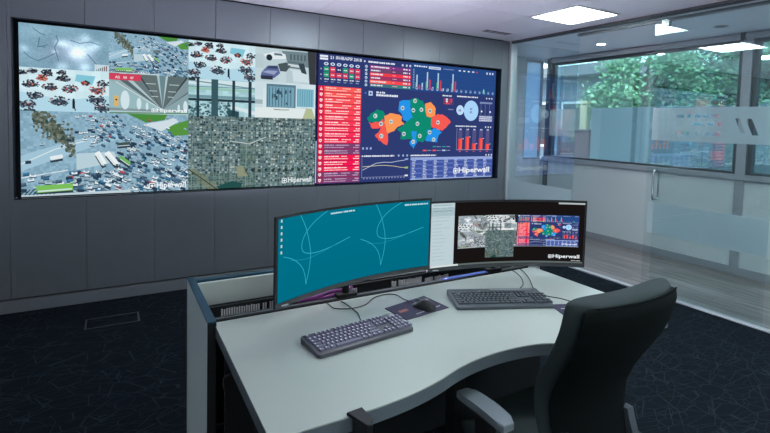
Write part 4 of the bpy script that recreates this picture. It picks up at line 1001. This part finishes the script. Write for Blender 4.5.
# ------------------------------------------------------------------ outside the windows
struct('ground', newbox(XW+.14, 40, -30, 45, -.5, -.3), M['bounce_ground'])
def garden_wall():
    bm = bmesh.new()
    y = -3.64
    while y < 6.0: box(bm, 9.5, 9.62, y, y+1.19, -.3, 2.03, .004, 1); y += 1.2
    return bm
t = struct('wall_garden', garden_wall(), M['concrete'])
tag(obj('post', newbox(10.4, 10.55, 7.98, 8.18, -.3, 2.25, .01, 1), M['yellow']), 'pale yellow post outside beside the end of the grey garden wall', 'post')
bm = bmesh.new(); box(bm, 9.7, 10.2, 7.32, 8.3, -.3, 1.50, .03, 1); box(bm, 9.67, 10.23, 7.30, 8.32, 1.501, 1.54, .01, 1)
tag(obj('utility_cabinet', bm, M['maroon']), 'dark maroon utility cabinet outside at the end of the garden wall', 'cabinet')
def tree(label, x, y, h, crown, n, leaf, mats, seed, trunk=.12, group='trees outside the windows'):
    R = random.Random(seed); t = thing('tree', label, 'tree', (x, y, -.3), 0, group)
    bm = bmesh.new(); tube(bm, [(0, 0, 0), (.05, .03, h*.35), (-.03, .06, h*.7), (.0, .0, h*.95)], [trunk, trunk*.8, trunk*.5, trunk*.15], 8)
    for k in range(7):
        a = R.uniform(0, 2*PI); z = h*R.uniform(.35, .8); tube(bm, [(0, 0, z), (crown[0]*.4*math.cos(a), crown[1]*.4*math.sin(a), z+.35), (crown[0]*.8*math.cos(a), crown[1]*.8*math.sin(a), z+.6)], [trunk*.35, trunk*.2, .012], 6)
    obj('trunk', bm, M['bark'], t, True)
    V, F, I = [], [], []
    cl = [Vector((R.uniform(-1, 1), R.uniform(-1, 1), R.uniform(-1, 1))) for _ in range(60)]
    cl = [c for c in cl if c.length < 1][:34]
    for k in range(n):
        c = R.choice(cl); d = Vector((R.gauss(0, .16), R.gauss(0, .16), R.gauss(0, .13)))
        p = Vector(((c.x+d.x)*crown[0], (c.y+d.y)*crown[1], h-crown[2]+(c.z+d.z)*crown[2]))
        u = Vector((R.gauss(0, 1), R.gauss(0, 1), R.gauss(0, .6))).normalized(); w = u.cross(Vector((R.gauss(0, 1), R.gauss(0, 1), R.gauss(0, 1)))).normalized()
        l = leaf*R.uniform(.6, 1.3); i = len(V)
        V += [p-u*l*.5, p+w*l*.28, p+u*l*.5, p-w*l*.28]; F.append((i, i+1, i+2, i+3)); I.append(R.choice(mats))
    o = obj('foliage', (V, [], F), [M['leaf_a'], M['leaf_b'], M['leaf_c']], t)
    o.data.polygons.foreach_set('material_index', I)
tree('bright green broad-leaved tree just beyond the garden wall', 11.2, 6.9, 3.9, (1.1, 1.35, 1.15), 11000, .115, [0, 0, 0, 1], 11)
tree('mid green bushy tree behind the garden wall, right of the bright tree', 12.4, 4.9, 4.6, (1.3, 1.6, 1.6), 11000, .115, [0, 1, 1], 12)
tree('darker green tree seen beside the window mullion', 12.6, 2.4, 4.8, (1.3, 1.7, 1.8), 11000, .115, [1, 1, 2, 0], 13)
tree('green tree seen through the window right of the mullion', 11.6, .2, 4.6, (1.4, 1.6, 1.8), 11000, .115, [0, 1, 1, 2], 14)
tree('tall dark tree standing behind the bushy tree', 16.0, 7.2, 6.5, (2.0, 2.6, 2.9), 9000, .19, [1, 2, 2], 15, .2)
tree('wide dark tree in the second row behind the others', 16.5, 3.2, 6.8, (2.2, 2.8, 3.2), 9000, .19, [1, 2, 2], 16, .2)
tree('dark tree in the second row at the far right', 15.5, -1.5, 6.6, (2.2, 2.8, 3.2), 9000, .19, [1, 2, 2], 17, .2)
bl = thing('building', 'pale blue flat-roofed building seen through the far end of the window', 'building', (20, 17.5, -.3))
obj('walls', newbox(-3, 3, -5.5, 3.5, 0, 4.0), M['bwall'], bl)
rf = obj('roof', newbox(-3.7, 3.7, -6.4, 4.2, 4.0, 4.45, .03, 1), M['broof'], bl)
for k in range(4):
    f = obj('window', newbox(-3.05, -2.98, -4.6+k*1.9, -3.2+k*1.9, 1.0, 3.0, .01, 1), M['white'], bl); obj('pane', newbox(-3.06, -3.04, -4.5+k*1.9, -3.3+k*1.9, 1.1, 2.9), M['bwin'], f)

# ------------------------------------------------------------------ sky, sun, camera
wd = bpy.data.worlds.new('World'); SC.world = wd; wd.use_nodes = True; nt = wd.node_tree
bg = nt.nodes['Background']; sky = nt.nodes.new('ShaderNodeTexSky'); sky.sky_type = 'NISHITA'; sky.sun_disc = False
sky.sun_elevation = math.radians(45); sky.sun_rotation = math.radians(230); sky.air_density = 1.3
nt.links.new(sky.outputs[0], bg.inputs[0]); bg.inputs[1].default_value = .70
sl = bpy.data.lights.new('sun', 'SUN'); sl.energy = 7.5; sl.angle = .02; sl.color = (1, .96, .88)
so = bpy.data.objects.new('sun', sl); COL.objects.link(so); so.rotation_euler = Vector((.18, .62, -.75)).to_track_quat('-Z', 'Y').to_euler()

cam = bpy.data.cameras.new('camera'); co = bpy.data.objects.new('camera', cam); COL.objects.link(co)
F_PX, PY, YAW, PITCH, ROLL = 475.722, 150.921, .518796909, .0571402019, -.0261717459
fwd = Vector((math.sin(YAW)*math.cos(PITCH), math.cos(YAW)*math.cos(PITCH), -math.sin(PITCH)))
rt = Vector((math.cos(YAW), -math.sin(YAW), 0)); dn = fwd.cross(rt)
r2 = rt*math.cos(ROLL)+dn*math.sin(ROLL); d2 = -rt*math.sin(ROLL)+dn*math.cos(ROLL)
R3 = Matrix((r2, -d2, -fwd)).transposed()
co.matrix_world = Matrix.Translation((0, 0, 1.55)) @ R3.to_4x4()
cam.sensor_fit = 'HORIZONTAL'; cam.sensor_width = 36; cam.lens = F_PX/770*36
cam.shift_x = 0; cam.shift_y = -(216.5-PY)/770; cam.clip_start = .02; cam.clip_end = 200
SC.camera = co
SC.view_settings.view_transform = 'Standard'; SC.view_settings.look = 'None'; SC.view_settings.gamma = 1; SC.view_settings.exposure = 0; SC.view_settings.use_curve_mapping = False
SC.cycles.use_denoising = True
SC.cycles.max_bounces = 10; SC.cycles.transparent_max_bounces = 24; SC.cycles.caustics_reflective = False; SC.cycles.caustics_refractive = False
SC.cycles.sample_clamp_indirect = 6
